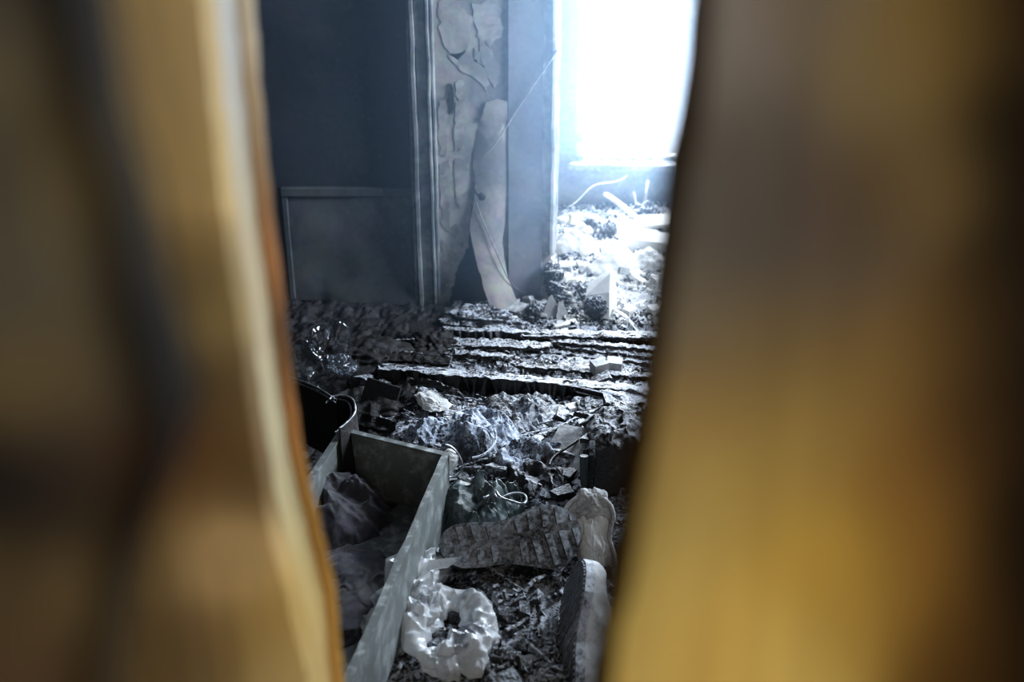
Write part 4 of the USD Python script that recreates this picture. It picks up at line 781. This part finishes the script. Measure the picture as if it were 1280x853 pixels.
bg.part('film_ring', pose(torus((.070, .098), .038, 3, .95, 3.4, 260, 110), bc + [0, 0, .02]), film, smooth=20)
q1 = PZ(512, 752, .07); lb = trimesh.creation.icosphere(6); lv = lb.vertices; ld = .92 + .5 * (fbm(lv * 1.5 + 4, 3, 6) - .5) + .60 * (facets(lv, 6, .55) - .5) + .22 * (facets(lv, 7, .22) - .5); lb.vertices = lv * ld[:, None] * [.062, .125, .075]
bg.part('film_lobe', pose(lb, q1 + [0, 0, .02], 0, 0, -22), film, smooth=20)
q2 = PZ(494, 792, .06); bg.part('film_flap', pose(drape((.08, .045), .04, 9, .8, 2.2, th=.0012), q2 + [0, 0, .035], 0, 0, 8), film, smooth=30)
q3 = PZ(560, 742, .09); bg.part('torn_corner', pose(hull([(-.05, 0, 0), (.0, -.006, .015), (.036, .004, .035), (.0, .006, .003), (-.04, .012, .02)]), q3 + [0, 0, .06]), film)
single('round_cap', 'ash-dusted round cap at the bottom edge right of the white bag', 'cap', pose(lump((.045, .045, .032), 2, 5, .10, 4, .15, 4, .4), B(628, 858) + [0, 0, .0]), rubber, smooth=40)

# ------------------------------------------------------------------ loose fragments, then the uncountable small stuff
_rank = {}
def place_label(desc, u, v):
    d = [((u - a) ** 2 + ((v - b) * 1.6) ** 2, n, a, b) for n, a, b in LM]; _, n, a, b = min(d); du, dv = u - a, (v - b) * 1.6
    side = ('to the right of' if du > 0 else 'to the left of') if abs(du) > abs(dv) else ('in front of' if dv > 0 else 'behind')
    _rank.setdefault((desc, side, n), []).append((d[0][0] * 0 + min(d)[0], u, v)); return (desc, side, n)
ORD = ['nearest', 'second', 'third', 'fourth', 'fifth', 'sixth', 'seventh', 'eighth', 'ninth', 'tenth', 'eleventh', 'twelfth']
def scatter(name, desc, cat_, group, n, region, mat, size, seed, flat=.35, kind='chunk', avoid=()):
    rr = np.random.default_rng(seed); made = []
    while len(made) < n:
        u, v = rr.uniform(region[0], region[2]), rr.uniform(region[1], region[3])
        if any(a <= u <= c and b <= v <= d for a, b, c, d in avoid): continue
        k = len(made); s = rr.uniform(*size); p = B(u, v); dims = (s, s * rr.uniform(.5, .95), s * flat * rr.uniform(.6, 1.5))
        m = chunk(dims, seed * 1000 + k, cut=.55) if kind == 'chunk' else shard(dims, seed * 1000 + k, int(rr.integers(5, 9)), .35)
        made.append((place_label(desc, u, v), min(((u - a) ** 2 + ((v - b) * 1.6) ** 2) for _, a, b in LM), pose(m, p + [0, 0, dims[2] * .4 + .004], rr.normal(0, 16), rr.normal(0, 16), rr.uniform(0, 360))))
    for key in sorted({k for k, _, _ in made}):
        for i, (_, _, m) in enumerate(sorted([x for x in made if x[0] == key], key=lambda x: x[1])):
            single(name, f'{ORD[i] if i < 12 else str(i + 1) + "th"} {key[0]} {key[1]} the {key[2]}', cat_, m, mat, group=group)
scatter('plaster_fragment', 'small white plaster fragment', 'plaster fragment', 'white fragments in the doorway', 60, (698, 268, 822, 400), plaster, (.02, .07), 1, .5)
scatter('grey_fragment', 'small dusty grey fragment', 'fragment', 'grey fragments in the doorway', 40, (698, 290, 815, 402), plaster_grey, (.02, .06), 2, .5)
scatter('pier_fragment', 'small dusty fragment', 'fragment', 'fragments at the foot of the pier', 34, (560, 378, 700, 406), plaster_grey, (.02, .055), 3, .5)
scatter('charred_fragment', 'angular black fragment', 'charred fragment', 'charred fragments in the hallway', 80, (430, 480, 790, 640), char, (.025, .08), 4, .4, avoid=((427, 530, 560, 700),))
scatter('charred_flake', 'flat ash-flecked flake', 'flake', 'ash-flecked flakes in the hallway', 90, (540, 480, 800, 620), char_board, (.03, .09), 5, .12, 'shard')
scatter('board_flake', 'small flake on the boards', 'flake', 'flakes among the long boards', 36, (560, 410, 800, 480), char_board, (.02, .05), 6, .15, 'shard')
scatter('charred_clod', 'crumbly black clod', 'clod', 'clods in the foreground debris', 70, (560, 690, 760, 853), char_fore, (.018, .06), 7, .6, avoid=((668, 700, 745, 853),))
def stuff(name, lab, n, region, mat, size, seed, flat=.3, lift=.01):
    rr = np.random.default_rng(seed); x = rr.uniform(region[0], region[2], n); y = rr.uniform(region[1], region[3], n)
    ok = ~((y > YW - .03) & (y < YW + .17) & ((x < x_j + .02) | (x > x_d1))); x, y = x[ok], y[ok]; n = len(x)
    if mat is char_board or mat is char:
        ok = ~((x < -.40 + .24 * np.clip((y - 2.5) / 1.2, 0, 1)) & (y > 2.1) & (y < YW)); x, y = x[ok], y[ok]; n = len(x)  # keeps pale bits off the floor area coloured as shade
    z = bedh(x, y) + bed_fine(x, y); k = 5; s = rr.uniform(size[0] ** .5, size[1] ** .5, n) ** 2
    ang = (np.arange(k) / k * 2 * math.pi)[None] + rr.uniform(0, 1.0, (n, k)); rad = s[:, None] * rr.uniform(.45, 1, (n, k)) * .5
    el = rr.uniform(.4, 1, n)[:, None]; hx, hy = np.cos(ang) * rad, np.sin(ang) * rad * el; hz = (s * flat * rr.uniform(.5, 1.5, n))[:, None]
    top = np.stack([hx, hy, hz / 2 + rr.normal(0, .15, (n, k)) * hz], -1); bot = np.stack([hx * .85, hy * .85, -hz / 2 + 0 * hx], -1)
    v = np.concatenate([top, bot], 1)
    ea = rr.normal(0, .5, (n, 2)); ya = rr.uniform(0, 2 * math.pi, n)
    def rot(a, i, j, v):
        c, s_ = np.cos(a)[:, None], np.sin(a)[:, None]; o = v.copy(); o[..., i] = v[..., i] * c - v[..., j] * s_; o[..., j] = v[..., i] * s_ + v[..., j] * c; return o
    v = rot(ea[:, 0], 1, 2, v); v = rot(ea[:, 1], 0, 2, v); v = rot(ya, 0, 1, v)
    v += np.stack([x, y, z + lift * rr.uniform(-.2, 1, n)], -1)[:, None]
    f = [[0, i, i + 1] for i in range(1, k - 1)] + [[k, k + i + 1, k + i] for i in range(1, k - 1)] + [x_ for i in range(k) for x_ in ([i, k + i, k + (i + 1) % k], [i, k + (i + 1) % k, (i + 1) % k])]
    F = (np.asarray(f)[None] + (np.arange(n) * 2 * k)[:, None, None]).reshape(-1, 3)
    single(name, lab, 'debris', trimesh.Trimesh(v.reshape(-1, 3), F, process=False), mat, kind='stuff')
stuff('charred_crumbs', 'fine black charred crumbs strewn over the debris', 16000, (XL + .05, 1.1, 1.0, YW - .04), char, (.006, .035), 11, .45)
stuff('ash_flakes', 'fine pale ash flakes strewn over the hallway debris', 7000, (-.35, 1.2, .9, YW - .04), char_board, (.005, .035), 12, .12, .012)
stuff('plaster_crumbs', 'fine white plaster crumbs strewn through the doorway and far room', 4500, (x_j - .1, YW + .18, 1.3, YF - .05), plaster, (.005, .03), 13, .5)
stuff('threshold_crumbs', 'fine white plaster crumbs on the threshold of the bright doorway', 1500, (x_j + .04, YW - .25, x_d1 - .04, YW + .17), plaster, (.005, .03), 15, .5)
stuff('soot_crumbs', 'fine black crumbs strewn through the doorway and far room', 4000, (x_j - .6, YW + .2, 1.5, YF - .02), char, (.006, .035), 14, .5)
# ------------------------------------------------------------------ thin smoke in the burnt rooms, also standing in for window glare
single('smoke_glare_haze', 'thin bluish smoke haze under the ceiling in the back rooms, also standing in for window glare', 'smoke', box(XL + .01, XR - .01, 2.3, YF + .02, .52, ZC - .01), smoke, kind='stuff')
